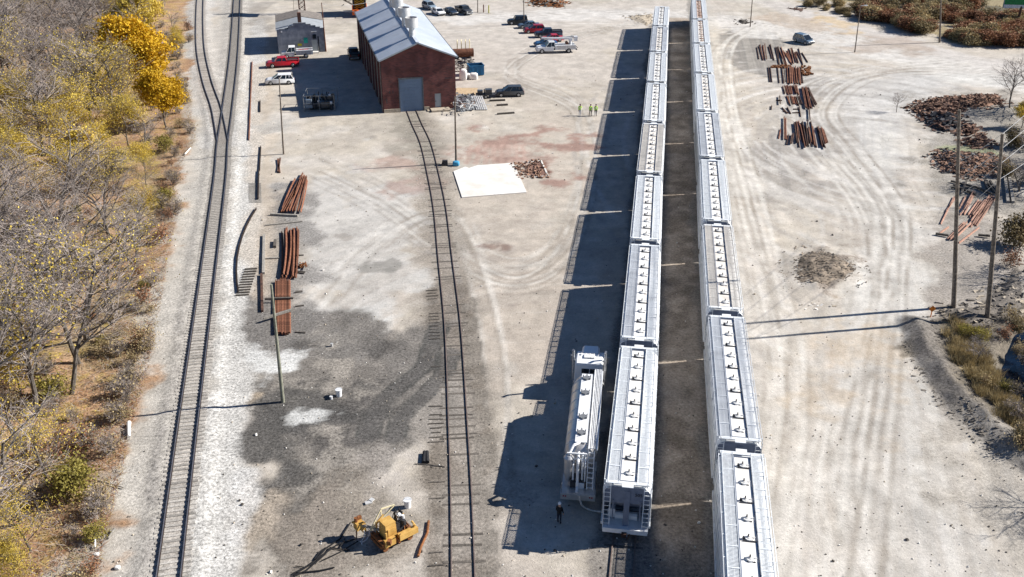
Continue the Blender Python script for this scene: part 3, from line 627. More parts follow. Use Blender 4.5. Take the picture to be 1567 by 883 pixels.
SPUR = track(TC, 'half buried spur track leading across the lot to the brick building', -.055, M['tie_dark'], M['rail_dull'], tie_len=2.7, skip=.1, bury=.07, tie_top=.075, jitter=.15)
rk = random.Random(6)
for p_, d_ in resample([q for q in TC if q.y < 93], .62):
    if P(p_.x, p_.y, 0)[1] > 905: continue
    n_ = Vector((d_.y, -d_.x, 0)); mb = MB()
    if math.sin(p_.y * .8) + math.sin(p_.y * .31 + 1) + rk.uniform(-1.2, 1.2) > .35: mb.box((p_.x - n_.x * 1.75, p_.y - n_.y * 1.75, -.02), (.11, rk.uniform(.7, 1.3), .15), 0, math.atan2(d_.y, d_.x) + rk.uniform(-.06, .06)); mb.build('tie_end', M['tie_dark'], SPUR)
TDs = [p.copy() for p in TD]; TEs = [p.copy() for p in TE]
track(TDs, 'railway track under the left hopper train', -.05, M['tie_dark'], M['rail_dull'], tie_range=(40, 54), tie_top=.055, bury=.05)
track(TEs, 'railway track under the right hopper train', .0, M['tie_dark'], M['rail_top'], tie_range=(222, 232))

# ------------------------------------------------------------------ covered hopper cars
CL = 20.35; BL = 18.85
def hopper_proto():
    t = thing('hopper_car', (0, 0, 0), 0, 'hopper', 'railway wagon', 'covered hopper cars coupled in two trains')
    # car frame: length along local X, centred
    hl = BL / 2
    prof = [(-1.56, 1.15), (-1.60, 3.55), (-1.52, 3.95), (-1.30, 4.22), (-1.02, 4.34), (1.02, 4.34), (1.30, 4.22), (1.52, 3.95), (1.60, 3.55), (1.56, 1.15)]
    b = MB()
    # side sheets with end cut under the top panel
    xs = [-hl, -hl + 2.1, hl - 2.1, hl]
    r = [[Vector((x, y, z)) for y, z in prof] for x in (-hl, hl)]
    b.loft(r, 0, False, closed=False)
    # side posts
    for k in range(15):
        x = -hl + 1.0 + k * (BL - 2.0) / 14
        for s_ in (-1, 1): b.box((x, s_ * 1.625, 2.35), (.10, .05, 2.3))
    for s_ in (-1, 1): b.box((0, s_ * 1.60, 1.10), (BL - .2, .14, .22))
    body = fixn(b.build('body', M['hopper_side'], t, True))
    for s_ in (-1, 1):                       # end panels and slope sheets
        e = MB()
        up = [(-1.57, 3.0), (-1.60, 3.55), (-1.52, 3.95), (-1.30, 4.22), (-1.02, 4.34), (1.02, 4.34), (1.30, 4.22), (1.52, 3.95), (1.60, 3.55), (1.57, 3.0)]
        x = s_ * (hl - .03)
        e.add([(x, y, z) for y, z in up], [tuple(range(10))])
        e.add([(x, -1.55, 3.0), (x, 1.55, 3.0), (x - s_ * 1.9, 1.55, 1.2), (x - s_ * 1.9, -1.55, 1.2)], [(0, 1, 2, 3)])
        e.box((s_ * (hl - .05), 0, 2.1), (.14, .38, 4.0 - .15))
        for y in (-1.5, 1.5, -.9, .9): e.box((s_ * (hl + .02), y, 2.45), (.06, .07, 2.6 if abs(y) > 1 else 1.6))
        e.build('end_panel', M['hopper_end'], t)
    pl = MB()
    for s_ in (-1, 1):
        pl.box((s_ * (hl - .6), 0, 1.05), (2.1, 3.0, .08)); pl.box((s_ * (hl + .42), 0, .98), (.12, 3.0, .35))
        pl.tube((s_ * (hl - .8), -.75, 1.35), (s_ * (hl - .8), .75, 1.35), .28, .28, 10)
        pl.box((s_ * (hl - 1.0), 1.0, 1.5), (.5, .5, .7)); pl.box((0, 0, 1.0), (BL - 3, .5, .4))
    pl.build('end_platform', M['white_steel'], t)
    # roof trough
    tr = MB(); tr.box((0, 0, 4.43), (BL - .9, 1.02, .16)); tr.build('hatch_trough', M['hopper_trough'], t)
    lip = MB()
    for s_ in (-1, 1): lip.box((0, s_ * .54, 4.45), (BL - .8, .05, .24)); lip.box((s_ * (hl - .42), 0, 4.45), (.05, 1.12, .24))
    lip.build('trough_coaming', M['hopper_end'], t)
    h = MB(); h.tube((0, 0, 0), (0, 0, .10), .30, .28, 14); h.tube((0, 0, .10), (0, 0, .16), .20, .12, 12)
    for k in range(10):
        x = -hl + 1.35 + k * (BL - 2.7) / 9
        o = MB(); y0 = -.05
        o.tube((x, y0, 4.50), (x, y0, 4.62), .30, .27, 14); o.tube((x, y0, 4.62), (x, y0, 4.67), .2, .1, 10)
        o.beam((x - .02, y0 + .33, 4.64), (x - .02, y0 - .36, 4.64), .07, .06); o = o.build('hatch', M['hopper_trough'], t)
        lv = MB(); lv.beam((x, y0 + .05, 4.66), (x + .02, y0 + .05, 4.84), .08, .07); lv.beam((x - .24, y0 - .28, 4.53), (x - .22, y0 + .22, 4.53), .07, .05)
        if k % 2: lv.beam((x - .1, y0 + .34, 4.52), (x - .1, y0 + .34, 4.72), .10, .12); lv.beam((x - .26, y0 - .42, 4.54), (x - .26, y0 + .38, 4.54), .10, .06)
        lv.build('hatch_lever', M['dark_steel'], o)
    # walkways: real open grating
    for s_ in (-1, 1):
        w = MB(); yc = s_ * .98
        for i in range(172): w.box((-hl + .08 + i * (BL - .16) / 171, yc, 4.60), (.06, .72, .012))
        for i in range(11): w.box((-hl + .1 + i * (BL - .2) / 10, yc, 4.615), (.09, .74, .03))
        for yy in (-.37, .37): w.box((0, yc + yy, 4.61), (BL - .1, .03, .07))
        w.build('walkway', M['grating'], t)
        g = MB()                             # outer running rail on brackets
        for i in range(10):
            x = -hl + .4 + i * (BL - .8) / 9
            g.beam((x, s_ * 1.30, 4.24), (x, s_ * 1.36, 4.58), .05, .05); g.beam((x, s_ * 1.0, 4.56), (x, s_ * 1.56, 4.56), .05, .04); g.beam((x, s_ * 1.0, 4.36), (x, s_ * 1.0, 4.56), .05, .05)
            g.beam((x, s_ * 1.56, 4.56), (x, s_ * 1.60, 3.7), .04, .04)
        for yy in (1.42, 1.56): g.box((0, s_ * yy, 4.575), (BL - .6, .035, .035))
        g.build('running_rail', M['grating'], t)
    for s_ in (-1, 1):
        cw = MB(); cw.box((s_ * (hl - .12), 0, 4.60), (.30, 2.9, .05)); cw.box((s_ * (hl + .2), 0, 4.60), (.36, .75, .05))
        for y in (-1.3, 1.3): cw.box((s_ * (hl - .1), y, 4.50), (.1, .08, .3))
        cw.build('end_walkway', M['grating'], t)
        for yy in (-1, 1):
            ld = MB()
            for q in (0, 1): ld.beam((s_ * (hl + .10), yy * (1.52 - q * .42), .7), (s_ * (hl + .10), yy * (1.52 - q * .42), 4.55), .05, .05)
            for q in range(10): ld.beam((s_ * (hl + .10), yy * 1.52, .9 + q * .37), (s_ * (hl + .10), yy * 1.10, .9 + q * .37), .035, .035)
            ld.build('ladder', M['grating'], t)
    # hopper bottoms, bogies, couplers
    bt = MB()
    for x in (-6, -2.1, 2.1, 6):
        rg = [[Vector((x + a * wx, b_ * wy, z)) for a, b_ in ((-1, -1), (1, -1), (1, 1), (-1, 1))] for wx, wy, z in ((1.85, 1.5, 1.2), (.45, .5, .35))]
        bt.loft(rg)
    fixn(bt.build('hopper_bottom', M['hopper_side'], t))
    for s_ in (-1, 1):
        cx = s_ * 7.6; bg = MB()
        for y in (-.95, .95): bg.box((cx, y, .55), (2.4, .14, .28)); bg.box((cx, y, .62), (.6, .2, .5))
        bg.box((cx, 0, .7), (.4, 2.1, .3)); bo = bg.build('bogie', M['rust_dark'], t)
        for dx in (-.9, .9):
            w = MB(); w.tube((cx + dx, -.78, .46), (cx + dx, .78, .46), .09)
            for y in (-.76, .76): w.tube((cx + dx, y - .07, .46 + .17), (cx + dx, y + .07, .46 + .17), .44, .44, 18)
            w.build('wheelset', M['rust_dark'], bo)
        cp = MB(); cp.box((s_ * (hl + .3), 0, .80), (.6, .22, .22)); cp.box((s_ * (hl + .60), .05, .80), (.25, .34, .30)); cp.tube((s_ * (hl + .4), -.35, .9), (s_ * (hl + .65), -.2, .45), .04)
        cp.build('coupler', M['rust_dark'], t)
    return t
def lettering(parent, x, y, z, txt, size, mt, rot):
    cu = bpy.data.curves.new('lettering', 'FONT'); cu.body = txt; cu.size = size; cu.extrude = .004; cu.align_x = 'CENTER'
    ob = bpy.data.objects.new('tmp', cu); col.objects.link(ob); bpy.context.view_layer.update()
    me = bpy.data.meshes.new_from_object(ob); bpy.data.objects.remove(ob)
    o = bpy.data.objects.new('lettering', me); col.objects.link(o); o.data.materials.clear(); o.data.materials.append(mt); o.parent = parent
    o.location = (x, y, z); o.rotation_euler = rot; return o
mat('trough_cream', (0.66, 0.60, 0.53), .7, 0, .2, .8, (0.80, 0.77, 0.72), .8)
mat('trough_rusty', (0.42, 0.22, 0.14), .8, 0, .3, 1.3, (0.70, 0.60, 0.52), .7)
mat('walk_plain', (0.52, 0.55, 0.59), .6, 0, .2, .5, (0.62, 0.65, 0.69), .7)
mat('walk_cream', (0.55, 0.52, 0.48), .6, 0, .15, .6, (0.68, 0.64, 0.58), .8)
mat('side_grey', (0.46, 0.47, 0.47), .6, 0, .15, .7, (0.60, 0.60, 0.59), .9)
def repaint(root, table):
    for ch in root.children:
        kind = ch.name.split('.')[0]
        if kind in table: ch.material_slots[0].link = 'OBJECT'; ch.material_slots[0].material = M[table[kind]]
        for g in ch.children:
            kind = g.name.split('.')[0]
            if kind in table: g.material_slots[0].link = 'OBJECT'; g.material_slots[0].material = M[table[kind]]
VAR = {('right', 1): {'walkway': 'walk_plain', 'running_rail': 'walk_plain'}, ('right', 2): {'walkway': 'walk_cream', 'hatch_trough': 'trough_cream'}, ('left', 3): {'walkway': 'walk_cream', 'hatch_trough': 'trough_cream', 'body': 'side_grey'},
       ('left', 5): {'body': 'side_grey'}, ('right', 4): {'body': 'side_grey', 'walkway': 'walk_plain'}, ('right', 7): {'hatch_lever': 'rust', 'hatch_trough': 'trough_cream', 'hatch': 'trough_rusty'}, ('right', 8): {'hatch_lever': 'rust', 'hatch': 'trough_rusty', 'body': 'side_grey', 'hatch_trough': 'trough_rusty'},
       ('left', 6): {'walkway': 'walk_plain', 'hatch_trough': 'trough_cream'}, ('right', 5): {'hatch_trough': 'trough_cream'}, ('left', 1): {'walkway': 'walk_plain'}}
HP = hopper_proto()
ords = ['nearest', 'second', 'third', 'fourth', 'fifth', 'sixth', 'seventh', 'eighth', 'ninth']
first = True
TRIM = random.Random(4)
for side, J in (('left', JL), ('right', JR)):
    p = [Vector((a, b, 0)) for a, b in J]
    for k in range(len(p) - 1):
        c_ = (p[k] + p[k + 1]) / 2; d = p[k + 1] - p[k]; L = d.length; ang = math.atan2(d.y, d.x)
        lab = 'pale grey covered hopper car, ' + (ords[k] + ' from the near end' if k else 'nearest to us') + ' of the %s train' % side
        if side == 'left' and k == 0: lab = 'nearest pale grey hopper car of the left train, beside the tank truck'
        if side == 'right' and k == 1: lab = 'plainer grey hopper car of the right train, second from the near end'
        if first: o = HP; first = False; o.location = c_; o.rotation_euler = (0, 0, ang); o['label'] = lab
        else: o = copy_tree(HP, c_, ang, lab)
        o.scale = (L / CL, 1, 1)
        if (side, k) in VAR: repaint(o, VAR[(side, k)])
        if side == 'left' and k == 0: FIRST = o
lettering(FIRST, -BL / 2 - .01, -.75, 3.65, '505', .34, M['dark_steel'], (R(90), 0, R(-90)))

# ------------------------------------------------------------------ brick engine house
def brick_house():
    A = Vector((-20.2, 149.2, 0)); yaw = R(13.6); W, L, He = 11.6, 37.5, 8.4
    t = thing('brick_building', A, yaw, 'red brick engine house with a pale metal roof and large blue grey door', 'building')
    # local: x across the front (0..W), y back (0..L)
    Hr = 10.75
    w = MB(); dx0, dx1, dh = 2.65, 6.3, 5.2
    px0, px1, pz0, pz1 = 8.2, 9.2, .35, 2.6
    # front wall in pieces around the doors
    def quad(a, b, c_, d): w.add([a, b, c_, d], [(0, 1, 2, 3)])
    th = .35
    w.box((dx0 / 2, th / 2, dh / 2), (dx0, th, dh)); w.box(((dx1 + px0) / 2, th / 2, dh / 2), (px0 - dx1, th, dh))
    w.box(((px1 + W) / 2, th / 2, dh / 2), (W - px1, th, dh)); w.box(((px0 + px1) / 2, th / 2, (pz1 + dh) / 2), (px1 - px0, th, dh - pz1)); w.box(((px0 + px1) / 2, th / 2, pz0 / 2), (px1 - px0, th, pz0))
    pr = [(0, dh), (W, dh), (W, He), (W / 2, Hr), (0, He)]
    n = 5; w.add([(x, 0, z) for x, z in pr] + [(x, th, z) for x, z in pr], [tuple(range(5)), tuple(range(9, 4, -1))] + [(i, n + i, n + (i + 1) % n, (i + 1) % n) for i in range(n)])
    # back wall, right wall
    w.add([(x, L, z) for x, z in [(0, 0), (W, 0), (W, He), (W / 2, Hr), (0, He)]], [tuple(range(5))])
    w.box((W - th / 2, L / 2, He / 2), (th, L - 2 * th, He))
    # left wall: piers and spandrels between tall window slots
    nb = 16; bw = (L - 1.2) / nb
    w.box((th / 2 + .12, L / 2, 1.0), (th, L - .5, 2.0)); w.box((th / 2 + .12, L / 2, He - .5), (th, L - .5, 1.0))
    for k in range(nb + 1):
        y = .6 + k * bw; w.box((th / 2, y, He / 2), (th + .02, .55, He - .01))
    fixn(w.build('wall', M['brick_red'], t))
    for k in range(nb):
        y = .6 + (k + .5) * bw
        g = MB(); g.box((.32, y, 4.7), (.06, bw - .55, 5.4)); wo = g.build('window', M['glass_dark'], t)
        f = MB()
        for q in range(1, 5): f.box((.275, y, 2.0 + q * 1.08), (.04, bw - .55, .07))
        f.box((.275, y, 4.7), (.05, .08, 5.4)); f.build('frame', M['lattice_brown'], wo)
    # left-hand downpipes
    for k in range(0, nb + 1, 2):
        d = MB(); d.tube((-.12, .6 + k * bw, .1), (-.12, .6 + k * bw, He - .2), .07); d.build('downpipe', M['plank_grey'], t)
    # doors
    d = MB(); d.box(((dx0 + dx1) / 2, .2, dh / 2), (dx1 - dx0, .12, dh))
    for k in range(10): d.box(((dx0 + dx1) / 2, .13, .25 + k * .5), (dx1 - dx0 - .04, .03, .03))
    d.build('door', M['door_blue'], t)
    fr = MB()
    for x in (dx0 - .06, dx1 + .06): fr.box((x, -.03, dh / 2), (.14, .1, dh))
    fr.box(((dx0 + dx1) / 2, -.03, dh + .12), (dx1 - dx0 + .3, .1, .2)); fr.build('door_frame', M['roof_trim'], t)
    d2 = MB(); d2.box(((px0 + px1) / 2, .2, (pz0 + pz1) / 2), (px1 - px0, .08, pz1 - pz0)); dd = d2.build('door', M['door_grey'], t); tag(dd, 'small pale grey door up a step')
    hd = MB(); hd.box((px0 + .15, .13, 1.35), (.06, .08, .2)); hd.build('handle', M['dark_steel'], dd)
    st = MB(); st.box((8.9, -.75, .16), (3.0, 1.5, .32)); st.box((7.1, -.5, .08), (.5, .9, .16)); st.build('step', M['stone'], t)
    pl = MB(); pl.box((dx0 / 2, -.06, .3), (dx0 - .1, .14, .6)); pl.box(((dx1 + 7.4) / 2, -.06, .3), (7.4 - dx1 - .3, .14, .6)); pl.build('plinth', M['stone'], t)
    sg = MB(); sg.box((10.5, -.06, 4.95), (1.2, .1, .06)); sg.box((1.1, -.05, 3.3), (.12, .08, .4)); sg.box((1.6, -.05, 3.3), (.12, .08, .4)); sg.box((.55, -.05, 1.9), (.14, .06, .7)); sg.build('wall_bracket', M['dark_steel'], t)
    # buttresses projecting right at the front
    # roof
    r = MB(); ov = .35; sl = (Hr - He) / (W / 2)
    def rz(x): return Hr + .12 - abs(x - W / 2) * sl
    N_ = 30
    for s_, (x0, x1) in enumerate(((-ov, W / 2), (W / 2, W + ov))):
        a, b = rz(x0), rz(x1)
        r.add([(x0, -ov, a), (x1, -ov, b), (x1, L + ov, b), (x0, L + ov, a), (x0, -ov, a - .14), (x1, -ov, b - .14), (x1, L + ov, b - .14), (x0, L + ov, a - .14)],
              [(0, 1, 2, 3), (7, 6, 5, 4), (0, 4, 5, 1), (1, 5, 6, 2), (2, 6, 7, 3), (3, 7, 4, 0)])
        for k in range(62):                 # standing seams
            y = -ov + .3 + k * (L + 2 * ov - .6) / 61
            r.beam((x0 + .02, y, rz(x0 + .02) + .012), (x1 - .02, y, rz(x1 - .02) + .012), .035, .035)
    r.beam((W / 2, -ov, Hr + .15), (W / 2, L + ov, Hr + .15), .5, .05)
    ro = r.build('roof', M['roof_metal'], t)
    gt = MB(); gt.box((W + ov + .08, L / 2, rz(W + ov) - .08), (.14, L + 2 * ov, .12)); gt.box((-ov - .08, L / 2, rz(-ov) - .08), (.14, L + 2 * ov, .12))
    gt.build('gutter', M['roof_trim'], ro)
    fa = MB()
    for x0, x1 in ((-ov, W / 2), (W / 2, W + ov)): fa.beam((x0, -ov - .02, rz(x0) - .1), (x1, -ov - .02, rz(x1) - .1), .04, .22)
    fa.build('bargeboard', M['door_grey'], ro)
    for k in range(4):
        y = 4.6 + k * 8.2; v = MB(); x = W / 2 - .15; zb = Hr
        v.tube((x, y, zb - .3), (x, y, zb + 1.6), .46, .46, 20)
        rg = []
        for z, q in ((zb + 1.42, .48), (zb + 1.45, .98), (zb + 2.95, .98), (zb + 2.95, .90), (zb + 2.0, .88)):
            rg.append([Vector((x + q * math.cos(a * math.pi / 12), y + q * math.sin(a * math.pi / 12), z)) for a in range(24)])
        v.loft(rg, 0, False)
        vo = fixn(v.build('roof_vent', M['vent_metal'], ro, True))
        i = MB(); i.tube((x, y, zb + 2.0), (x, y, zb + 2.5), .88, .88, 24); i.tube((x, y, zb + 2.5), (x, y, zb + 2.62), .5, .1, 16); i.build('vent_throat', M['rust_dark'], vo)
    pp = MB(); pp.tube((W / 2 + 2.2, L - 3, Hr - 1), (W / 2 + 2.2, L - 3, Hr + 1.3), .14, .14, 10); pp.build('flue_pipe', M['vent_metal'], ro)
    return t
brick_house()

# ------------------------------------------------------------------ small block shed
def shed():
    A = G(427, 82.5); t = thing('block_shed', A, R(12.5), 'small grey block shed with stepped parapet and green and yellow paint patches', 'shed')
    W, L, He = 8.9, 15.0, 4.4; Hr = 5.6
    w = MB(); w.box((W / 2, .12, He / 2), (W, .24, He))
    for k, (x0, x1, z) in enumerate([(0, 2.2, .25), (2.2, 3.2, .75), (3.2, 5.6, 1.25), (5.6, 6.5, .95), (6.5, 7.4, .65), (7.4, 8.2, .35), (8.2, 8.9, .1)]):
        w.box(((x0 + x1) / 2, .12, He + z / 2), (x1 - x0, .24, z))
    w.box((.12, L / 2, He / 2), (.24, L - .5, He - .02)); w.box((W - .12, L / 2, He / 2), (.24, L - .5, He - .02)); w.box((W / 2, L - .12, He / 2), (W, .24, He))
    w.build('wall', M['block_wall'], t)
    cp = MB()
    for x, z in ((2.7, .77), (4.4, 1.27), (6.05, .97), (6.95, .67), (7.8, .37), (8.55, .12), (1.1, .27)): cp.box((x, .1, He + z + .04), (.9 if x != 4.4 else 2.4, .34, .07))
    cp.build('coping', M['sheet_grey'], t)
    r = MB()
    for x0, z0, x1, z1 in ((-.2, He - .05, W / 2, Hr - .3), (W / 2, Hr - .3, W + .2, He - .05)):
        r.add([(x0, .26, z0), (x1, .26, z1), (x1, L * .58, z1), (x0, L * .58, z0)], [(0, 1, 2, 3)])
    ro = r.build('roof', M['sheet_grey'], t)
    r2 = MB()
    for x0, z0, x1, z1 in ((-.2, He + .02, W / 2, Hr - .2), (W / 2, Hr - .2, W + .2, He + .02)):
        r2.add([(x0, L * .56, z0), (x1, L * .56, z1), (x1, L + .2, z1), (x0, L + .2, z0)], [(0, 1, 2, 3)])
    tag(r2.build('roof', M['shingle'], t), 'brown shingled back part of the roof')
    ch = MB(); ch.box((4.5, 2.0, 6.0), (.7, .7, 2.6)); ch.build('chimney', M['lattice_brown'], ro)
    d = MB(); d.box((6.9, -.03, 1.3), (1.0, .08, 2.2)); d.build('door', M['door_grey'], t)
    wi = MB(); wi.box((7.0, -.03, 3.0), (.7, .06, .8)); wi.box((7.7, -.02, 1.6), (.2, .06, 2.8)); wi.build('window', M['glass_dark'], t)
    s_ = MB(); s_.box((6.9, -.6, .12), (1.3, 1.2, .24)); s_.build('step', M['slab'], t)
    rl = MB()
    for x in (6.25, 7.55):
        for y in (-.1, -1.1): rl.tube((x, y, 0), (x, y, 1.1), .03)
        rl.tube((x, -.1, 1.1), (x, -1.1, 1.1), .03)
    rl.build('handrail', M['grey_steel'], t)
    g1 = MB(); g1.box((5.3, -.03, 2.35), (.75, .03, 1.05)); g1.build('green_patch', M['graffiti_green'], t)
    g2 = MB(); g2.box((4.1, -.03, 1.55), (.8, .03, .45)); g2.build('yellow_patch', M['graffiti_yellow'], t)
    l = MB(); l.box((.9, -.06, 4.2), (.25, .14, .25)); l.box((7.0, -.1, 4.0), (1.1, .12, .08)); l.build('wall_light', M['white_steel'], t)
shed()

# ------------------------------------------------------------------ poles, wires
def pole(base_px, top_px, r, label, m='pole_wood', arm=None, lamp=False, group='utility poles in the yard', foot=None):
    B = G(*base_px); T = top_of(B, *top_px); n = 'street_lamp' if lamp else 'utility_pole'
    t = thing(n, B, 0, label, 'pole', group)
    p = MB(); k = 6; d = T - B
    for i in range(k): p.tube(d * (i / k) + Vector((0, 0, -.3 if i == 0 else 0)), d * ((i + 1) / k), r * (1 - .45 * i / k), r * (1 - .45 * (i + 1) / k), 12, cap=(i in (0, k - 1)))
    p.build('pole', M[m], t, True)
    if arm:
        a = MB()
        for z in arm[1:]: a.beam(d * z + Vector((-arm[0], .15, 0)), d * z + Vector((arm[0], .15, 0)), .1, .12)
        a.build('crossarm', M[m], t)
        for z in arm[1:]:
            for x in (-.9, -.4, .4, .9):
                i = MB(); i.tube(d * z + Vector((x * arm[0], .15, .06)), d * z + Vector((x * arm[0], .15, .22)), .04, .03); i.build('insulator', M['grey_steel'], t)
    if lamp:
        a = MB(); a.beam(d, d + Vector((.9, 0, .1)), .07, .07); a.box(d + Vector((1.0, 0, .08)), (.6, .25, .14)); a.build('lamp_head', M['white_steel'], t)
    return t, B, T
pole((433, 615), (415, 435), .17, 'grey green wooden pole standing in the dark gravel left of the lot', 'pole_grey')
pole((434, 236), (427, 118), .13, 'slim wooden pole in front of the white SUV', 'pole_wood')
pole((698, 250), (696, 148), .16, 'dark pole rising from a blue bag in front of the brick building', 'pole_wood')
pole((499, 79), (492, 4), .13, 'thin reddish pole against the right corner of the block shed', 'rust')
_, B1, T1 = pole((1460, 470), (1468, 168), .24, 'tall grey wooden pole left of its twin beside the haul road')
_, B2, T2 = pole((1511, 488), (1534, 205), .24, 'tall brown wooden pole with pale wires, right of its twin by the pond bank')
pole((1308, 80), (1317, 9), .12, 'leaning lamp pole on the open gravel near the parked minivan', lamp=True)
pole((1438, 65), (1441, -30), .2, 'thick wooden pole in front of the russet bushes')
pole((1148, 41), (1153, -22), .13, 'thin pole beyond the right train near the road')
pole((802, 38), (801, -22), .12, 'thin pole among the cars parked in a row')
pole((731, 19), (731, -20), .12, 'short dark pole beside two yellow posts')
pole((451, 47), (448, -22), .05, 'very thin mast behind the block shed')
w = MB()
def hang(a, b, sag, r=.022, n=10, mb=None):
    q = [a.lerp(b, i / n) - Vector((0, 0, sag * 4 * (i / n) * (1 - i / n))) for i in range(n + 1)]
    (mb or w).path(q, r, 5)
def on_pole(Bp, Tp, ypx):
    lo, hi = 0., 1.
    for _ in range(40):
        m_ = (lo + hi) / 2; q = Bp.lerp(Tp, m_)
        if P(*q)[1] > ypx: lo = m_
        else: hi = m_
    return Bp.lerp(Tp, lo)
for i, (y1, y2, yr) in enumerate(((249, 204, 176), (275, 228, 199), (302, 251, 222), (330, 275, 262))):
    w = MB(); a, b = on_pole(B1, T1, y1), on_pole(B2, T2, y2)
    hang(a, b, .1); far = G(1640, yr - 52, b.z * .92); far.z = b.z + .5
    hang(b, far, .4)
    tag(w.build('overhead_wire', M['wire']), ['topmost', 'second highest', 'third highest', 'lowest'][i] + ' pale wire strung from the two tall poles to the right', 'wire', 'wires on the tall poles')
for i, (a, b) in enumerate((((492, 6, 6.5), (565, 3, 5.5)), ((494, 12, 5.5), (560, 16, 4.5)))):
    w = MB(); hang(G(*a), G(*b), .5, .03); tag(w.build('overhead_wire', M['wire']), ['upper', 'lower'][i] + ' pale wire between the shed pole and the orange crane', 'wire', 'wires by the shed')

# ------------------------------------------------------------------ vehicles
def wheel(t, x, y, r=.36, wd=.24):
    w = MB(); s_ = 1 if y > 0 else -1
    w.tube((x, y - wd / 2, r), (x, y + wd / 2, r), r, r, 18)
    o = w.build('wheel', M['rubber'], t)
    q = MB(); q.tube((x, y + s_ * (wd / 2 - .02), r), (x, y + s_ * (wd / 2 + .015), r), r * .62, r * .55, 14); q.build('rim', M['rim'], o)
def ring_(x, w, z0, z1, b=.08):
    return [Vector((x, y, z)) for y, z in ((-w, z0), (-w, z1 - b), (-w + b, z1), (w - b, z1), (w, z1 - b), (w, z0))]
def car(name, px, heading, paint, label, kind='suv', L=4.7, W=1.85, group=None, cat='car'):
    loc = G(*px); t = thing(name, loc, R(heading), label, cat, group); hl, hw = L / 2, W / 2; pm = M['paint_' + paint]
    b = MB(); H = {'suv': 1.72, 'sedan': 1.42, 'pickup': 1.85, 'van': 1.78, 'jeep': 1.85}[kind]
    hood = {'suv': 1.05, 'sedan': .92, 'pickup': 1.2, 'van': 1.0, 'jeep': 1.15}[kind]; z0 = .32 if kind != 'pickup' else .45
    wr = .37 if kind in ('suv', 'sedan', 'van') else .43
    prof = [(-hl, hood - .12, .86), (-hl + .12, hood + .02, .95), (hl * .30, hood + .02, 1), (hl * .32, hood, 1), (hl - .55, hood - .06, .98), (hl - .12, hood - .2, .92), (hl, hood - .38, .82)]
    b.loft([ring_(x, hw * f, z0, z) for x, z, f in prof]); bo = fixn(b.build('body', pm, t, True))
    # greenhouse
    if kind == 'pickup': g0, g1, g2, g3 = -.25 * L * .3 - .35, -.25, hl * .28, hl * .46
    elif kind == 'sedan': g0, g1, g2, g3 = -hl + .75, -hl + 1.4, .25, hl * .48
    elif kind == 'van': g0, g1, g2, g3 = -hl + .15, -hl + .45, .35, hl * .66
    elif kind == 'jeep': g0, g1, g2, g3 = -hl + .15, -hl + .25, .45, hl * .38
    else: g0, g1, g2, g3 = -hl + .18, -hl + .55, .25, hl * .48
    if kind == 'pickup': g0, g1 = -.75, -.6
    g = MB(); zb = hood + .0
    def rg(x, w, z): return [Vector((x, -w, z)), Vector((x, w, z))]
    lo_ = [(g0, hw * .93), (g3, hw * .93)]; up = [(g1, hw * .78), (g2, hw * .78)]
    V = [(g0, -hw * .93, zb), (g3, -hw * .93, zb), (g3, hw * .93, zb), (g0, hw * .93, zb), (g1, -hw * .78, H - .05), (g2, -hw * .78, H - .05), (g2, hw * .78, H - .05), (g1, hw * .78, H - .05)]
    g.add(V, [(0, 1, 5, 4), (1, 2, 6, 5), (2, 3, 7, 6), (3, 0, 4, 7), (4, 5, 6, 7)]); g.build('window', M['glass_dark'], t)
    r = MB(); r.box(((g1 + g2) / 2, 0, H - .03), (g2 - g1 + .1, hw * 1.6, .07), taper=(.96, .93))
    for s_ in (-1, 1):
        for (xa, xb) in ((g0, g1), (g3, g2)): r.beam((xa, s_ * hw * .935, zb - .02), (xb, s_ * hw * .79, H - .05), .07, .08)
        for f in ((.36, .66) if kind != 'pickup' else (.42,)):
            xa = g0 + (g3 - g0) * f; xb = g1 + (g2 - g1) * f; r.beam((xa, s_ * hw * .935, zb - .02), (xb, s_ * hw * .79, H - .05), .05, .09)
    if kind in ('suv', 'jeep', 'van'):
        for s_ in (-1, 1): r.box((g1 + .25, s_ * hw * .85, (zb + H) / 2), (.28, .06, H - zb - .12), rot=Matrix.Rotation(s_ * .0, 3, 'X'))
    r.build('roof', pm, t)
    if kind == 'pickup':
        d = MB(); d.box((-hl / 2 - .42, 0, hood + .03), (hl - .95, W - .3, .05)); d.build('truck_bed', M['dark_steel'], t)
        e = MB()
        for s_ in (-1, 1): e.box((-hl / 2 - .4, s_ * (hw - .07), hood + .10), (hl - .75, .12, .16))
        e.box((-hl + .06, 0, hood + .08), (.10, W - .25, .16)); e.build('bed_rail', pm, t)
    for s_ in (-1, 1):
        l = MB(); l.box((hl - .06, s_ * hw * .66, hood - .38), (.14, .34, .16)); l.build('headlight', M['lamp_clear'], t)
        l = MB(); l.box((-hl + .03, s_ * hw * .76, hood - .22), (.1, .2, .3)); l.build('tail_light', M['lamp_red'], t)
        l = MB(); l.box((g3 - .15, s_ * (hw + .08), hood + .1), (.1, .16, .14)); l.build('mirror', pm, t)
        for x in (-hl * .60, hl * .63): wheel(t, x, s_ * (hw - .1), wr)
    for s_, m_ in ((1, 'dark_steel'), (-1, 'dark_steel')):
        u = MB(); u.box((s_ * (hl - .02), 0, .5), (.16, W * .84, .22)); u.build('bumper', M[m_ if kind != 'pickup' else 'rim'], t)
    gr = MB(); gr.box((hl + .0, 0, hood - .42), (.05, W * .42, .2)); gr.build('grille', M['dark_steel'], t)
    return t
car('pickup_truck', (433, 102), 194, 'red', 'bright red crew cab pickup truck parked by the shed', 'pickup', 6.0, 2.0, cat='pickup')
car('parked_car', (429, 128), 189, 'white', 'white SUV parked nearest the tracks', 'suv', 5.0, 1.95)
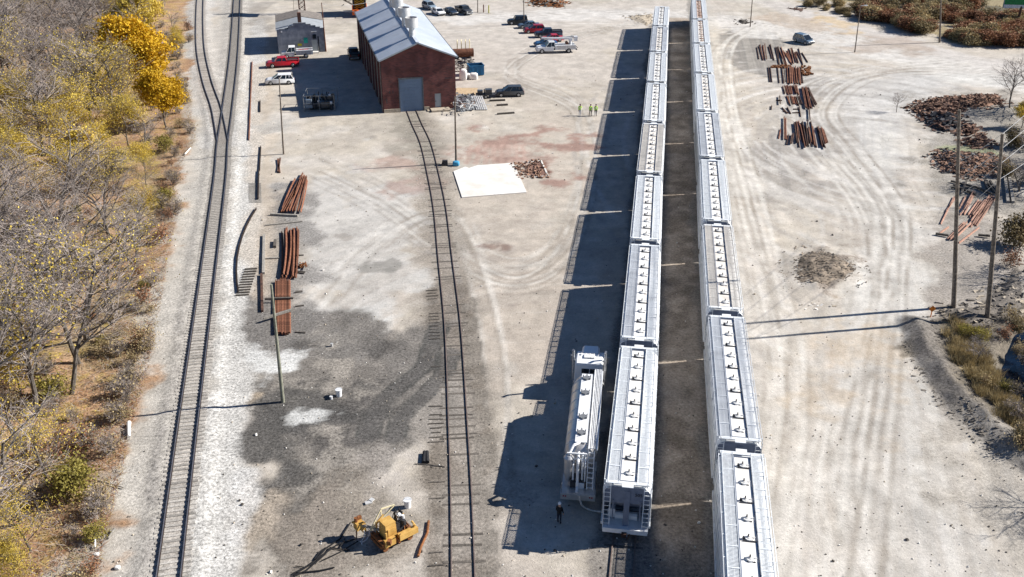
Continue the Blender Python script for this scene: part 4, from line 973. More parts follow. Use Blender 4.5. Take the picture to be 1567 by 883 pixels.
car('pickup_truck', (541.5, 88), 103, 'black', 'black truck nosed up to the shaded side of the brick building', 'pickup', 5.2, 2.0, cat='pickup')
grp = 'cars parked at the far side of the yard'
car('parked_car', (657, 13.5), -58, 'silver_blue', 'silver blue SUV, leftmost of four cars parked behind the brick building', 'suv', 4.6, 1.8, grp)
car('parked_car', (671, 22), -62, 'white', 'white sedan beside the silver blue SUV behind the brick building', 'sedan', 4.7, 1.8, grp)
car('parked_car', (689, 21.5), -55, 'navy', 'dark blue car between the white sedan and the dark pickup', 'sedan', 4.6, 1.8, grp)
car('pickup_truck', (710, 20.5), -58, 'charcoal', 'charcoal pickup truck, rightmost of the four behind the brick building', 'pickup', 5.6, 1.95, grp, 'pickup')
grp = 'cars parked in a row in the middle of the lot'
car('parked_car', (792, 37), 186, 'black', 'black boxy jeep at the far end of the parked row', 'jeep', 4.4, 1.9, grp)
car('parked_car', (809, 42.5), 188, 'steel_blue', 'grey blue sedan second in the parked row', 'sedan', 4.7, 1.8, grp)
car('parked_car', (818, 50), 188, 'maroon', 'maroon SUV third in the parked row', 'suv', 4.6, 1.85, grp)
car('pickup_truck', (839, 56.5), 186, 'navy', 'dark blue pickup truck in the parked row', 'pickup', 5.7, 1.95, grp, 'pickup')
car('parked_car', (845, 63), 188, 'red', 'bright red car mostly hidden behind the white boom truck', 'sedan', 4.6, 1.8, grp)
car('parked_car', (835, 70.5), 188, 'blue', 'blue car with its hood showing left of the boom truck', 'sedan', 4.6, 1.8, grp)
car('parked_car', (780, 146.5), 184, 'charcoal', 'dark grey hatchback coupled to a small trailer by the brick building', 'suv', 4.7, 1.85)
car('parked_car', (1229, 66), -62, 'steel_blue', 'lone blue minivan parked on the gravel beyond the rail pile', 'van', 4.6, 1.85)

def utility_truck(px, heading, label, boom=False):
    t = thing('utility_truck', G(*px), R(heading), label, 'truck'); k = 1.0; L = 6.0 if not boom else 7.6; pw = M['paint_white']
    hl = L / 2; b = MB(); z0 = .5
    b.loft([ring_(x, w, z0, z) for x, z, w in ((.5, 1.35, 1.0), (hl - 1.0, 1.32, 1.0), (hl - .2, 1.22, .95), (hl, .95, .85))]); fixn(b.build('body', pw, t, True))
    c0, c1 = .35, 1.75
    g = MB(); zt = 2.15; V = [(c0, -.95, 1.3), (c1 + .25, -.95, 1.3), (c1 + .25, .95, 1.3), (c0, .95, 1.3), (c0 + .05, -.82, zt), (c1 - .35, -.82, zt), (c1 - .35, .82, zt), (c0 + .05, .82, zt)]
    g.add(V, [(0, 1, 5, 4), (1, 2, 6, 5), (2, 3, 7, 6), (3, 0, 4, 7), (4, 5, 6, 7)]); g.build('window', M['glass_dark'], t)
    r = MB(); r.box(((c0 + c1 - .3) / 2, 0, zt + .03), (c1 - c0 - .2, 1.7, .1), taper=(.92, .9))
    r.box((c0 - .02, 0, 1.75), (.1, 1.8, .85))
    for s_ in (-1, 1):
        r.beam((c1 + .25, s_ * .94, 1.3), (c1 - .35, s_ * .83, zt), .07, .08)
        r.beam((c0 + .62, s_ * .955, 1.3), (c0 + .6, s_ * .84, zt), .05, .08)
    r.build('cab_roof', pw, t)
    bx = MB(); x0, x1 = -hl, c0 - .2; m_ = (x0 + x1) / 2
    for s_ in (-1, 1): bx.box((m_, s_ * .82, 1.12), (x1 - x0, .42, .85))
    bx.box((x0 + .1, 0, 1.0), (.12, 1.6, .6)); bo = bx.build('tool_body', M['white_steel'], t)
    dr = MB()
    for s_ in (-1, 1):
        for q in range(4): dr.box((x0 + .35 + q * (x1 - x0 - .4) / 4 + .2, s_ * 1.035, 1.15), ((x1 - x0) / 4 - .18, .02, .6))
    dr.build('locker_door', M['vent_metal'], bo)
    dk = MB(); dk.box((m_, 0, .85), (x1 - x0 - .2, 1.2, .1)); dk.box((0, 0, .62), (L - .8, .8, .2)); dk.build('deck', M['dark_steel'], t)
    cg = MB(); rr = random.Random(2)
    for q in range(7): cg.box((x0 + .5 + rr.random() * (x1 - x0 - 1), rr.uniform(-.4, .4), 1.2 + rr.random() * .25), (rr.uniform(.3, .7), rr.uniform(.2, .4), .3), rot=rr.random())
    if not boom: cg.build('cargo', M['paint_maroon'], t)
    rk = MB()
    for x in (x0 + .3, x1 - .1):
        for s_ in (-1, 1): rk.tube((x, s_ * .9, 1.5), (x, s_ * .9, 2.05 if not boom else 1.8), .035)
    rk.build('rack', M['grey_steel'], t)
    for s_ in (-1, 1):
        l = MB(); l.box((hl - .08, s_ * .62, .95), (.12, .3, .2)); l.build('headlight', M['lamp_clear'], t)
        l = MB(); l.box((c1 + .05, s_ * 1.15, 1.5), (.1, .16, .3)); l.build('mirror', M['dark_steel'], t)
        wheel(t, hl - 1.0, s_ * .9, .46, .28); wheel(t, -hl + 1.35, s_ * .9, .46, .32)
    u = MB(); u.box((hl, 0, .6), (.16, 1.9, .22)); u.build('bumper', M['rim'], t)
    if boom:
        a = MB(); a.tube((x0 + .9, 0, .9), (x0 + .9, 0, 2.3), .3, .25, 12); a.box((x0 + .9, 0, 2.45), (.7, .6, .5)); a.beam((x0 + .8, .1, 2.6), (hl - 1.0, .1, 2.85), .3, .32)
        ao = a.build('boom', M['white_steel'], t)
        j = MB(); j.beam((x0 + .4, -.25, 2.95), (hl - 1.6, -.2, 2.5), .22, .24); j.tube((x0 + .5, 0, 2.9), (x0 + .5, -.35, 2.9), .22, .22, 12); j.build('boom_jib', M['vent_metal'], ao)
        bk = MB(); bk.box((x0 - .15, -.3, 2.5), (.65, .65, .9), taper=(1.1, 1.1)); bk.build('bucket', M['white_steel'], ao)
        rd = MB(); rd.tube((x0 + 1.6, .5, 1.75), (x0 + 1.6, -.5, 1.75), .3, .3, 12); rd.build('cable_reel', M['lattice_brown'], t)
        hk = MB(); hk.tube((x0 - .1, .6, 1.2), (x0 - .5, .6, .9), .06); hk.box((x0 - .2, 0, .6), (.3, 1.6, .15)); hk.build('tow_hitch', M['dark_steel'], t)
utility_truck((455, 88), 192, 'white utility truck with side lockers parked below the block shed')
utility_truck((850, 80), 187, 'white boom truck with folded bucket arm at the near end of the parked row', True)

# small trailer behind the hatchback
def trailer():
    t = thing('small_trailer', G(743, 149), R(4), 'small dark trailer with equipment left of the grey hatchback', 'trailer')
    a = MB(); a.box((0, 0, .55), (3.2, 1.5, .12)); a.beam((1.5, 0, .5), (3.0, 0, .5), .1, .1); a.build('trailer_frame', M['dark_steel'], t)
    b = MB(); b.box((.5, 0, 1.0), (1.1, 1.0, .8)); b.box((-.9, .1, .9), (.9, .8, .6)); b.tube((-.2, 0, .7), (-.2, 0, 1.4), .1); b.build('generator', M['paint_charcoal'], t)
    for s_ in (-1, 1): wheel(t, 0, s_ * .85, .33)
trailer()

# ------------------------------------------------------------------ tank truck
def tank_truck():
    rear = G(885, 762, 0); ctr = G(889, 750, 1.2)
    a = G(884, 757, 1.2); b = G(905, 530, 1.6)
    d = Vector((b.x - a.x, b.y - a.y, 0)); L = d.length; ang = math.atan2(d.y, d.x)
    t = thing('tank_truck', (a.x, a.y, 0), ang, 'white tractor unit with a pale tank trailer, hose run to the nearest left hopper car', 'tank truck')
    # local x from rear (0) to nose (L)
    fr = MB()
    for y in (-.5, .5): fr.box((L * .33, y, 1.05), (L * .66, .16, .22))
    fr.box((.35, 0, 1.15), (.7, 2.45, .14)); fr.box((2.0, 0, 1.12), (4.0, 2.35, .06)); fr.box((.03, 0, .95), (.1, 2.45, .45)); fr.build('trailer_frame', M['tank_alu'], t)
    x0, x1 = 1.75, 12.3; zc, r = 2.72, 1.17
    tk = MB(); rings = []
    for x, f in ((x0 - .0, .25), (x0 + .12, .62), (x0 + .45, .88), (x0 + 1.1, 1), (x1 - 1.2, 1), (x1 - .5, .86), (x1 - .12, .55), (x1, .15)):
        rings.append([Vector((x, math.cos(q * math.pi / 16) * r * f, zc + math.sin(q * math.pi / 16) * r * f)) for q in range(32)])
    tk.loft(rings)
    for k in range(3):
        x = x0 + 2.0 + k * (x1 - x0 - 4) / 2; tk.tube((x, 0, 2.3), (x, 0, .8), 1.1, .2, 20)
    tank = fixn(tk.build('tank', M['tank_alu'], t, True))
    for k in range(7):
        bd = MB(); x = x0 + 1.2 + k * (x1 - x0 - 2.5) / 6
        for q in range(16):
            a1, a2 = math.pi * q / 16, math.pi * (q + 1) / 16
            bd.beam((x, math.cos(a1) * (r + .01), zc + math.sin(a1) * (r + .01)), (x, math.cos(a2) * (r + .01), zc + math.sin(a2) * (r + .01)), .07, .025)
        bd.build('tank_band', M['white_steel'], tank)
    sp = MB(); sp.box(((x0 + x1) / 2, .0, zc + r + .02), (x1 - x0 - 1.4, .85, .05)); sp.build('top_plate', M['white_steel'], tank)
    for k, f in enumerate((.17, .36, .67, .87)):
        x = x0 + (x1 - x0) * f; h = MB(); h.tube((x, .02, zc + r), (x, .02, zc + r + .16), .27, .27, 16)
        for q in range(6): h.tube((x + .3 * math.cos(q * 1.047), .02 + .3 * math.sin(q * 1.047), zc + r + .05), (x + .34 * math.cos(q * 1.047), .02 + .34 * math.sin(q * 1.047), zc + r + .26), .045)
        h.build('hatch', M['grey_steel'], tank)
    wk = MB()
    for i in range(5): wk.box(((x0 + x1) / 2 + .2, -.62 - i * .12, zc + r - .06), (x1 - x0 + .1, .06, .05))
    for k in range(12): wk.beam((x0 + .3 + k * (x1 - x0 - .6) / 11, -.55, zc + .95), (x0 + .3 + k * (x1 - x0 - .6) / 11, -1.15, zc + 1.1), .05, .05)
    wk.tube((x0, -1.18, zc + r - .05), (x1, -1.18, zc + r - .05), .05); wk.tube((x0, -.58, zc + r), (x1, -.58, zc + r), .04); wk.build('walkway', M['white_steel'], tank)
    # rear piping, filter and ladder
    cy = MB(); cy.tube((1.3, .78, 2.0), (1.3, .78, 3.4), .33, .33, 16); cy.tube((1.3, .78, 2.0), (1.2, .78, 1.4), .33, .12, 16); cy.tube((1.3, .78, 3.4), (1.3, .78, 3.6), .36, .2, 16); cy.build('filter_canister', M['tank_alu'], t)
    pi = MB(); pi.path([(1.3, .78, 3.6), (1.9, .5, 4.0), (2.4, .1, 3.9)], .10, 10); pi.path([(1.7, .1, 3.6), (.9, .1, 3.3), (.6, .08, 1.5), (.1, .08, 1.3)], .10, 10); pi.path([(1.7, -.2, 3.6), (1.1, -.22, 3.2), (1.0, -.22, 1.2)], .08, 10)
    for zz in (3.75, 3.3): pi.beam((1.3, .9, zz), (1.3, -.5, zz), .1, .1)
    pi.path([(1.7, .4, 3.2), (1.0, .42, 2.9), (.9, .42, 1.2)], .07, 8); pi.path([(1.6, -.4, 3.6), (.8, -.42, 3.2), (.8, -.42, 1.2)], .05, 8); pi.box((1.0, -.1, 1.45), (.7, .6, .5)); pi.build('pipework', M['white_steel'], t)
    ld = MB()
    for y in (-.58, -1.0): ld.beam((1.55, y, 3.9), (.5, y, 1.3), .06, .06)
    for k in range(8): ld.beam((1.5 - k * .135, -.58, 3.75 - k * .33), (1.5 - k * .135, -1.0, 3.75 - k * .33), .05, .05)
    ld.build('ladder', M['white_steel'], t)
    rl = MB()
    for y in (-1.15, 1.15): rl.path([(.1, y, 1.2), (.1, y, 1.9), (1.6, y, 2.1)], .035)
    rl.build('handrail', M['grey_steel'], t)
    mg = MB(); mg.box((1.2, 0, 1.5), (1.0, 1.2, .5)); mg.build('pump_box', M['dark_steel'], t)
    for x in (1.6, 2.9):
        for y in (-.95, .95): wheel(t, x, y, .5, .5)
    for y in (-.9, .9):
        m_ = MB(); m_.box((.35, y, .75), (.05, .6, .6)); m_.build('mudflap', M['rubber'], t)
    for y in (-1.0, -.85, .85, 1.0):
        m_ = MB(); m_.tube((-.03, y, 1.02), (.0, y, 1.02), .06); m_.build('tail_light', M['lamp_red'], t)
    # tractor
    c0 = 14.6; c1 = c0 + 2.2; pw = M['paint_white']
    cb = MB(); cb.loft([ring_(x, w, .9, z, .16) for x, z, w in ((c0 + .0, 2.9, 1.1), (c0 + .08, 3.02, 1.17), (c1 - .55, 3.05, 1.17), (c1 - .1, 2.5, 1.12), (c1, 1.95, 1.1))]); fixn(cb.build('cab', pw, t, True))
    hd = MB(); hd.loft([ring_(x, w, .8, z, .18) for x, z, w in ((c1 - .05, 1.98, .98), (c1 + 1.0, 1.88, .85), (L - .1, 1.7, .75), (L + .15, 1.3, .68))]); fixn(hd.build('hood', pw, t, True))
    ft = MB()
    for s_ in (-1, 1): ft.box((L - .95, s_ * .98, 1.05), (1.4, .42, .5), taper=(.7, 1))
    ft.build('fender', pw, t)
    rw = MB(); rw.box((c0 - .01, .28, 2.35), (.05, .62, .42)); rw.box((c0 - .01, -.35, 2.35), (.05, .5, .42)); rw.build('window', M['glass_dark'], t)
    ws = MB(); ws.add([(c1 - .52, -.95, 2.98), (c1 - .52, .95, 2.98), (c1 - .04, .98, 2.05), (c1 - .04, -.98, 2.05)], [(0, 1, 2, 3)]); ws.v = [(a_ + .06, b_, c_ + .05) for a_, b_, c_ in ws.v]; ws.build('windshield', M['glass_dark'], t)
    for s_ in (-1, 1):
        sw = MB(); sw.box((c1 - .8, s_ * 1.18, 2.35), (.9, .03, .6)); sw.build('window', M['glass_dark'], t)
        st = MB(); st.path([(c1 - 1.4, s_ * 1.32, .9), (c1 - 1.4, s_ * 1.32, 3.7), (c1 - 1.65, s_ * 1.34, 3.95)], .10, 12); st.build('exhaust_stack', M['rim'], t)
        ac = MB(); ac.tube((c1 + .3, s_ * 1.15, 1.55), (c1 + .9, s_ * 1.15, 1.55), .22, .22, 14); ac.build('air_cleaner', M['dark_steel'], t)
        mi = MB(); mi.box((c1 - .2, s_ * 1.5, 2.3), (.1, .25, .6)); mi.tube((c1 - .3, s_ * 1.15, 2.5), (c1 - .2, s_ * 1.5, 2.5), .025); mi.build('mirror', M['rim'], t)
        fu = MB(); fu.tube((c0 + .3, s_ * 1.0, .75), (c0 + 1.9, s_ * 1.0, .75), .33, .33, 14); fu.build('fuel_tank', M['rim'], t)
        wheel(t, L - .9, s_ * 1.0, .5, .32)
        for x in (c0 - .9, c0 - 2.2): wheel(t, x, s_ * .95, .5, .5)
    bm = MB(); bm.box((L + .2, 0, .6), (.2, 2.3, .35)); bm.build('bumper', M['rim'], t)
    ho = MB(); hn = MB()
    for q in range(5): hn.tube((c1 - .9, -.7 + q * .35, 3.1), (c1 - .7, -.7 + q * .35, 3.14), .05)
    hn.box((c1 - 1.1, 0, 3.12), (.5, .9, .08)); hn.build('roof_marker', M['lamp_clear'], t)
    # discharge hose to the hopper car
    h = MB(); pts = [Vector((a.x + .1, a.y - .1, 1.2)), G(890, 772, .5), G(898, 778, .15), G(910, 782, .12), Vector((G(922, 783, .3)))]
    fine = []; p = [pts[0]] + pts + [pts[-1]]
    for i in range(1, len(p) - 2):
        for k in range(8):
            u = k / 8; A_, B_, C_, D_ = p[i - 1], p[i], p[i + 1], p[i + 2]
            fine.append(.5 * ((2 * B_) + (C_ - A_) * u + (2 * A_ - 5 * B_ + 4 * C_ - D_) * u * u + (3 * B_ - A_ - 3 * C_ + D_) * u ** 3))
    h.path(fine + [pts[-1]], .075, 8)
    tag(h.build('discharge_hose', M['hose_grey']), 'pale grey hose from the tank truck rear to the hopper car', 'hose')
tank_truck()

# ------------------------------------------------------------------ people
def person(px, heading, label, top, legs, head='hardhat', pose='stand', H=1.78):
    import bmesh
    t = thing('person', G(*px), R(heading), label, 'person')
    st = .16 if pose == 'walk' else .03
    V = [(0, 0, .95), (0, 0, 1.15), (0, 0, 1.38), (0, 0, 1.50), (.02, 0, 1.60), (.02, 0, 1.74),
         (0, .19, 1.42), (.02, .25, 1.14), (.14, .24, .92), (.20, .22, .84),
         (0, -.19, 1.42), (.02, -.25, 1.14), (.14, -.24, .92), (.20, -.22, .84),
         (0, .10, .90), (st, .11, .50), (st * .8, .11, .09), (st + .16, .12, .04),
         (0, -.10, .90), (-st * .2, -.11, .50), (-st * 1.4, -.11, .09), (-st + .14, -.12, .04)]
    if pose == 'raise': V[7] = (.14, .28, 1.22); V[8] = (.24, .16, 1.48); V[9] = (.24, .10, 1.58)
    E = [(0, 1), (1, 2), (2, 3), (3, 4), (4, 5), (2, 6), (6, 7), (7, 8), (8, 9), (2, 10), (10, 11), (11, 12), (12, 13), (0, 14), (14, 15), (15, 16), (16, 17), (0, 18), (18, 19), (19, 20), (20, 21)]
    Rr = [.16, .145, .17, .065, .09, .085, .075, .05, .038, .04, .075, .05, .038, .04, .10, .065, .045, .045, .10, .065, .045, .045]
    me = bpy.data.meshes.new('body'); me.from_pydata(V, E, []); o = bpy.data.objects.new('body', me); col.objects.link(o)
    me.update(); 
    md = o.modifiers.new('skin', 'SKIN'); sv = me.skin_vertices[0].data
    for i, r_ in enumerate(Rr): sv[i].radius = (r_, r_)
    sv[0].use_root = True
    o.modifiers.new('sub', 'SUBSURF').levels = 1; o.modifiers['sub'].render_levels = 1
    bpy.context.view_layer.update()
    dg = bpy.context.evaluated_depsgraph_get(); m2 = bpy.data.meshes.new_from_object(o.evaluated_get(dg)); m2.name = 'body'
    o.modifiers.clear(); o.data = m2; o.parent = t; m2.materials.clear()
    for m_ in (top, legs, 'skin', 'rubber'): m2.materials.append(M[m_])
    for p in m2.polygons:
        z = p.center.z; y = abs(p.center.y); p.material_index = 3 if z < .1 else (2 if z > 1.5 or (y > .2 and (z < .9 or p.center.x > .2)) else (1 if z < .95 and y < .2 else 0)); p.use_smooth = True
    hm = MB(); rg = []
    for z, q in ((1.71, .125), (1.75, .12), (1.81, .10), (1.86, .05)): rg.append([Vector((.02 + q * 1.1 * math.cos(a * math.pi / 6), q * math.sin(a * math.pi / 6), z)) for a in range(12)])
    hm.loft(rg); hm.build('hard_hat' if head == 'hardhat' else 'cap', M[head], t, True)
    for k in (-1, 1):
        f = MB(); f.box((.108, k * .035, 1.69), (.012, .022, .012)); f.build('eye', M['hair'], t)
    f = MB(); f.box((.12, 0, 1.655), (.03, .022, .035)); f.build('nose', M['skin'], t)
    for s_ in (-1, 1):                      # hands: palm, four fingers and a thumb
        hp = Vector(V[9] if s_ > 0 else V[13]); up = -1 if pose != 'raise' or s_ < 0 else 1; h = MB(); h.box(hp + Vector((0, 0, up * .04)), (.035, .08, .09))
        for q in range(4): h.tube(hp + Vector((0, -.03 + q * .02, up * .08)), hp + Vector((.015, -.03 + q * .02, up * (.14 + .012 * (q in (1, 2))))), .010, .008, 6)
        h.tube(hp + Vector((.01, -s_ * .04, up * .03)), hp + Vector((.03, -s_ * .065, up * .085)), .011, .009, 6); h.build('hand', M['skin'], t)
    if top == 'hiviz':
        s2 = MB()
        for z in (1.15, 1.3): s2.tube((0, 0, z), (0, 0, z + .05), .185, .19, 14)
        s2.build('reflective_stripe', M['white_steel'], t)
    return t
person((887.3, 176.5), -100, 'person in lime vest and pale trousers with a raised hand, left of the three', 'hiviz', 'jeans_light', 'hair', pose='raise')
person((903.4, 177), -80, 'person in lime vest and dark trousers, middle of the three walking in the lot', 'hiviz', 'trouser', 'hair', pose='walk')
person((911.5, 177), -95, 'person in lime vest and dark trousers, rightmost of three, nearest the train shadow', 'hiviz', 'trouser', 'hair', pose='walk')
person((855.5, 801), 60, 'person in black jacket and white cap standing in shadow behind the tank truck', 'jacket_black', 'trouser', 'hardhat')

# ------------------------------------------------------------------ yellow track machine
def track_machine():
    t = thing('track_machine', G(601, 826), R(38), 'rusty yellow track maintenance machine with a cantilever work head and long frame', 'rail machine')
    b = MB(); b.box((0, 0, .45), (2.9, 1.5, .22)); b.box((-1.2, 0, .62), (.3, 1.7, .3)); b.box((1.3, 0, .6), (.3, 1.7, .3)); b.build('chassis', M['mach_rust'], t)
    e = MB(); e.box((-.35, .0, 1.25), (.95, 1.05, 1.2), taper=(.9, .85)); e.box((-.35, 0, 1.87), (.9, .92, .05)); e.box((-.35, -.54, 1.2), (.6, .04, .7)); e.box((.15, 0, 1.3), (.05, .7, .5)); e.build('engine_housing', M['mach_yellow'], t)
    f = MB(); f.box((.85, -.85, .75), (1.6, .4, .45)); f.box((-.7, -.78, .7), (.9, .3, .6)); f.build('fuel_tank', M['mach_yellow'], t)
    g = MB(); g.box((.55, .15, 1.0), (.6, .7, .7)); g.tube((.55, .4, 1.3), (.55, .4, 2.0), .07); g.box((1.05, .2, .95), (.35, .5, .5)); g.tube((.9, -.2, 1.1), (.9, -.2, 1.5), .16); g.build('engine', M['dark_steel'], t)
    s_ = MB(); s_.box((.95, .62, 1.15), (.5, .5, .1)); s_.box((1.18, .62, 1.45), (.08, .5, .55)); s_.build('seat', M['rubber'], t)
    wv = MB(); wv.box((.75, .2, 1.62), (.35, .25, .45)); wv.tube((1.0, .0, 1.3), (1.0, 0, 1.75), .12); wv.build('water_can', M['white_steel'], t)
    m_ = MB()
    for x, y in ((-.9, .7), (-.9, -.7), (1.45, .75), (1.45, -.75), (-.2, .8)): m_.beam((x, y, .5), (x, y, 1.5 if x < 1 else 1.2), .12, .12)
    m_.beam((-.9, .7, 1.5), (-.2, .8, 1.9), .1, .1); m_.tube((1.5, -.9, 1.1), (1.5, -.4, 1.2), .08); m_.build('upright', M['mach_yellow'], t)
    for x in (-1.05, 1.05):
        for y in (-.76, .76):
            w = MB(); w.tube((x, y - .06, .26), (x, y + .06, .26), .25, .25, 14); w.build('wheel', M['mach_rust'], t)
    cl = MB(); rr = random.Random(44)
    for k in range(26):
        a_ = Vector((rr.uniform(-1.4, 1.6), rr.choice((rr.uniform(-1.0, -.7), rr.uniform(.6, 1.0))), rr.uniform(.4, .9))); b_ = a_ + Vector((rr.uniform(-.6, .6), rr.uniform(-.5, .5), rr.uniform(-.3, .5)))
        (cl.tube(a_, b_, rr.uniform(.02, .06), n=6) if k % 2 else cl.box(a_, (rr.uniform(.1, .35), rr.uniform(.1, .3), rr.uniform(.1, .4)), rot=rr.random() * 3))
    cl.build('linkage', M['mach_rust'], t)
    # work head carried out to the left on a boom
    hd = G(545, 821) ; l = Matrix.Rotation(-R(38), 3, 'Z') @ (hd - G(601, 826))
    bm = MB(); bm.beam((-.8, .5, 1.0), (l.x, l.y, 1.15), .14, .16); bo = bm.build('boom', M['plank_grey'], t)
    h = MB(); h.box((l.x, l.y, 1.1), (.6, .55, .6)); h.box((l.x + .3, l.y - .1, .85), (.3, .4, .7)); h.beam((l.x - .4, l.y + .3, 1.3), (l.x + .4, l.y + .25, 1.35), .1, .1); h.build('work_head', M['mach_yellow'], bo)
    h2 = MB(); h2.tube((l.x - .15, l.y + .1, 1.4), (l.x - .15, l.y + .1, 1.75), .14); h2.box((l.x + .2, l.y + .2, 1.55), (.3, .2, .25)); h2.tube((l.x - .2, l.y, .9), (l.x - .3, l.y, .0), .05); h2.build('motor', M['mach_rust'], bo)
    # lattice arm up and away
    q = [Matrix.Rotation(-R(38), 3, 'Z') @ (p - G(601, 826)) for p in (G(562, 812, 1.0), G(582, 786, 1.9), G(604, 769, 2.4))]
    ar = MB(); o2 = Vector((0, 0, .55)); ar.beam(q[0], q[2], .09, .09); ar.beam(q[0] + Vector((0, 0, .0)), q[1] + o2, .08, .08); ar.beam(q[1] + o2, q[2], .08, .08); ar.beam(q[1], q[1] + o2, .07, .07); ar.beam(q[0].lerp(q[1], .5), q[0].lerp(q[1], .5) + o2 * .5, .06, .06)
    ar.build('lattice_arm', M['pale_yellow'], t)
    hs = MB(); pts = []
    for k in range(16):
        a = k / 15; pts.append((l.x + .1 + .5 * math.sin(a * 5), l.y - .15 - a * .9, .9 - .75 * min(1, a * 1.6) + .1 * math.sin(a * 9)))
    hs.path(pts, .03); hs.path([(x - .35, y + .1, z) for x, y, z in pts[:11]], .03); hs.build('hose', M['white_steel'], bo)
    hs = MB()
    for k in range(6):
        y0 = -.4 + k * .15; hs.path([(.2, y0, 1.4), (.6, y0 + .1, 1.7 + .1 * k), (1.1, y0 + .2, 1.2), (1.3, y0 + .1, .8)], .03)
    hs.build('hydraulic_hose', M['rubber'], t)
    t.scale = (.9, .9, .95)
track_machine()
# forked cast shadow lower left of the machine, modelled as black strands
mb = MB(); rr = random.Random(21)
def px_shadow(pts, r): mb.path([G(x, y, .08) for x, y in pts], r)
for pts, r in (([(536, 800), (520, 825), (500, 838), (478, 862), (455, 876)], .07), ([(545, 824), (515, 834), (490, 852), (470, 866), (448, 878)], .07), ([(548, 828), (520, 845), (492, 858)], .05), ([(535, 842), (505, 838), (498, 848), (470, 872), (450, 882)], .06), ([(512, 868), (490, 873), (462, 876), (448, 880)], .06), ([(498, 838), (488, 846), (481, 856)], .05), ([(520, 838), (528, 824)], .05), ([(468, 868), (452, 866)], .04)):
    px_shadow(pts, r * .8)
tag(mb.build('branch_or_shadow', M['jacket_black']), 'dark forked shadow shape on the ground left of the yellow machine', 'branch')

# ------------------------------------------------------------------ loose steel rails (each one its own thing)
def loose_rail(a, b, h, m, label, group, name='steel_rail', curve=0):
    a = G(*a); b = G(*b); c_ = (a + b) / 2; d = b - a
    t = MB(); n = 2 if not curve else 8; pts = []
    nr = Vector((d.y, -d.x, 0)).normalized()
    for i in range(n + 1 if curve else 2):
        u = i / (n if curve else 1); pts.append(a + d * u - c_ + nr * curve * 4 * u * (1 - u) )
    rail_mesh(t, pts, 0, 0, .17, .05, .09, 0)
    o = fixn(t.build(name, m)); o.location = (c_.x, c_.y, h); return tag(o, label, 'rail', group)
rr = random.Random(9)
def z5(x, y): return (350 + x / 2.9425, 220 + y / 2.9425)
def z8(x, y): return (1140 + x / 4.647, 50 + y / 4.647)
def z6(x, y): return (1400 + x / 2.523, 150 + y / 2.523)
for (a, b) in [((335, 140), (238, 316)), ((330, 152), (248, 316)), ((338, 160), (262, 318)), ((326, 170), (275, 316)), ((345, 158), (288, 317)), ((348, 165), (300, 316)), ((352, 160), (312, 318)), ((354, 172), (325, 316)), ((300, 165), (243, 300)), ((340, 150), (296, 310)), ((322, 190), (232, 312))]:
    loose_rail(z5(*a), z5(*b), .02 + rr.choice((0, .18, .36)), M['rust'], 'rusty rail in the fanned bundle at the far end of the left row', 'far left rail bundle', curve=rr.uniform(-.1, .1))
for k in range(11):
    x = 233 + k * 7.0
    loose_rail(z5(x + 8 + rr.uniform(-3, 6), 378 + rr.uniform(0, 25)), z5(x + rr.uniform(-3, 3), 612 - rr.uniform(0, 10)), .02 + (k % 3) * .17, M['rust'], 'dark rusty rail in the middle bundle of the left row', 'middle left rail bundle', curve=-.14 + rr.uniform(-.08, .08))
for k in range(10):
    x = 213 + k * 7.0
    loose_rail(z5(x + rr.uniform(-1, 1), 616 + rr.uniform(0, 8)), z5(x + 1 + rr.uniform(-1, 1), 866 - rr.uniform(0, 6)), .15, M['rust'], 'bright rusty rail in the neat nearest bundle of the left row', 'near left rail bundle')
def timber(a, b, w_, h_, z, m, label, name='timber', cat='timber', group=None, sp=z5):
    a = G(*sp(*a)); b = G(*sp(*b)); c_ = (a + b) / 2; t = MB(); t.beam(a - c_, b - c_, w_, h_); o = t.build(name, M[m]); o.location = (c_.x, c_.y, z + h_ / 2); return tag(o, label, cat, group)
L_ = 'timbers lying round the left rail bundles'
timber((188, 322), (312, 328), .25, .25, 0, 'plank_grey', 'grey timber laid across below the fanned bundle', group=L_)
timber((165, 370), (332, 352), .2, .15, 0, 'plank_grey', 'thin slanting grey plank between the far and middle bundles', group=L_)
timber((160, 415), (157, 588), .28, .25, 0, 'plank_grey', 'long grey timber left of the middle bundle', group=L_)
timber((148, 592), (152, 760), .22, .25, 0, 'rust_dark', 'dark rusty beam lying left of the near bundle', group=L_)
timber((163, 519), (226, 516), .18, .15, 0, 'plank_grey', 'short grey plank touching the middle bundle', group=L_)
timber((165, 716), (293, 712), .2, .18, .35, 'tie_dark', 'dark timber laid across the near bundle', group=L_)
timber((160, 806), (298, 762), .22, .2, .35, 'plank_grey', 'pale timber slanting across the near bundle', group=L_)
timber((222, 72), (230, 132), .22, .2, 0, 'rust', 'short rusty beam alone beyond the fanned bundle', group=L_)
timber((232, 68), (222, 130), .22, .2, 0, 'rust_dark', 'short dark beam beside the rusty one beyond the fanned bundle', group=L_)
timber((210, 440), (208, 470), .3, .3, 0, 'tie_dark', 'dark block left of the middle bundle', group=L_)
mb = MB()
for k in range(14): mb.tube(G(*z5(315 + rr.uniform(0, 35), 530 + rr.uniform(0, 30)), .1), G(*z5(315 + rr.uniform(0, 40), 530 + rr.uniform(0, 30)), .35), .05)
tag(mb.build('scrap_heap', M['mach_rust']), 'small heap of rusty fittings right of the middle bundle', 'scrap')
for k, y in enumerate((505, 555, 575, 580, 668, 672, 735, 850)):
    timber((300, y), (340 + rr.uniform(-10, 8), y + rr.uniform(-6, 6)), .14, .12, 0, 'tie_dark', 'small dark stick lying right of the left rail bundles', group='sticks right of the bundles')
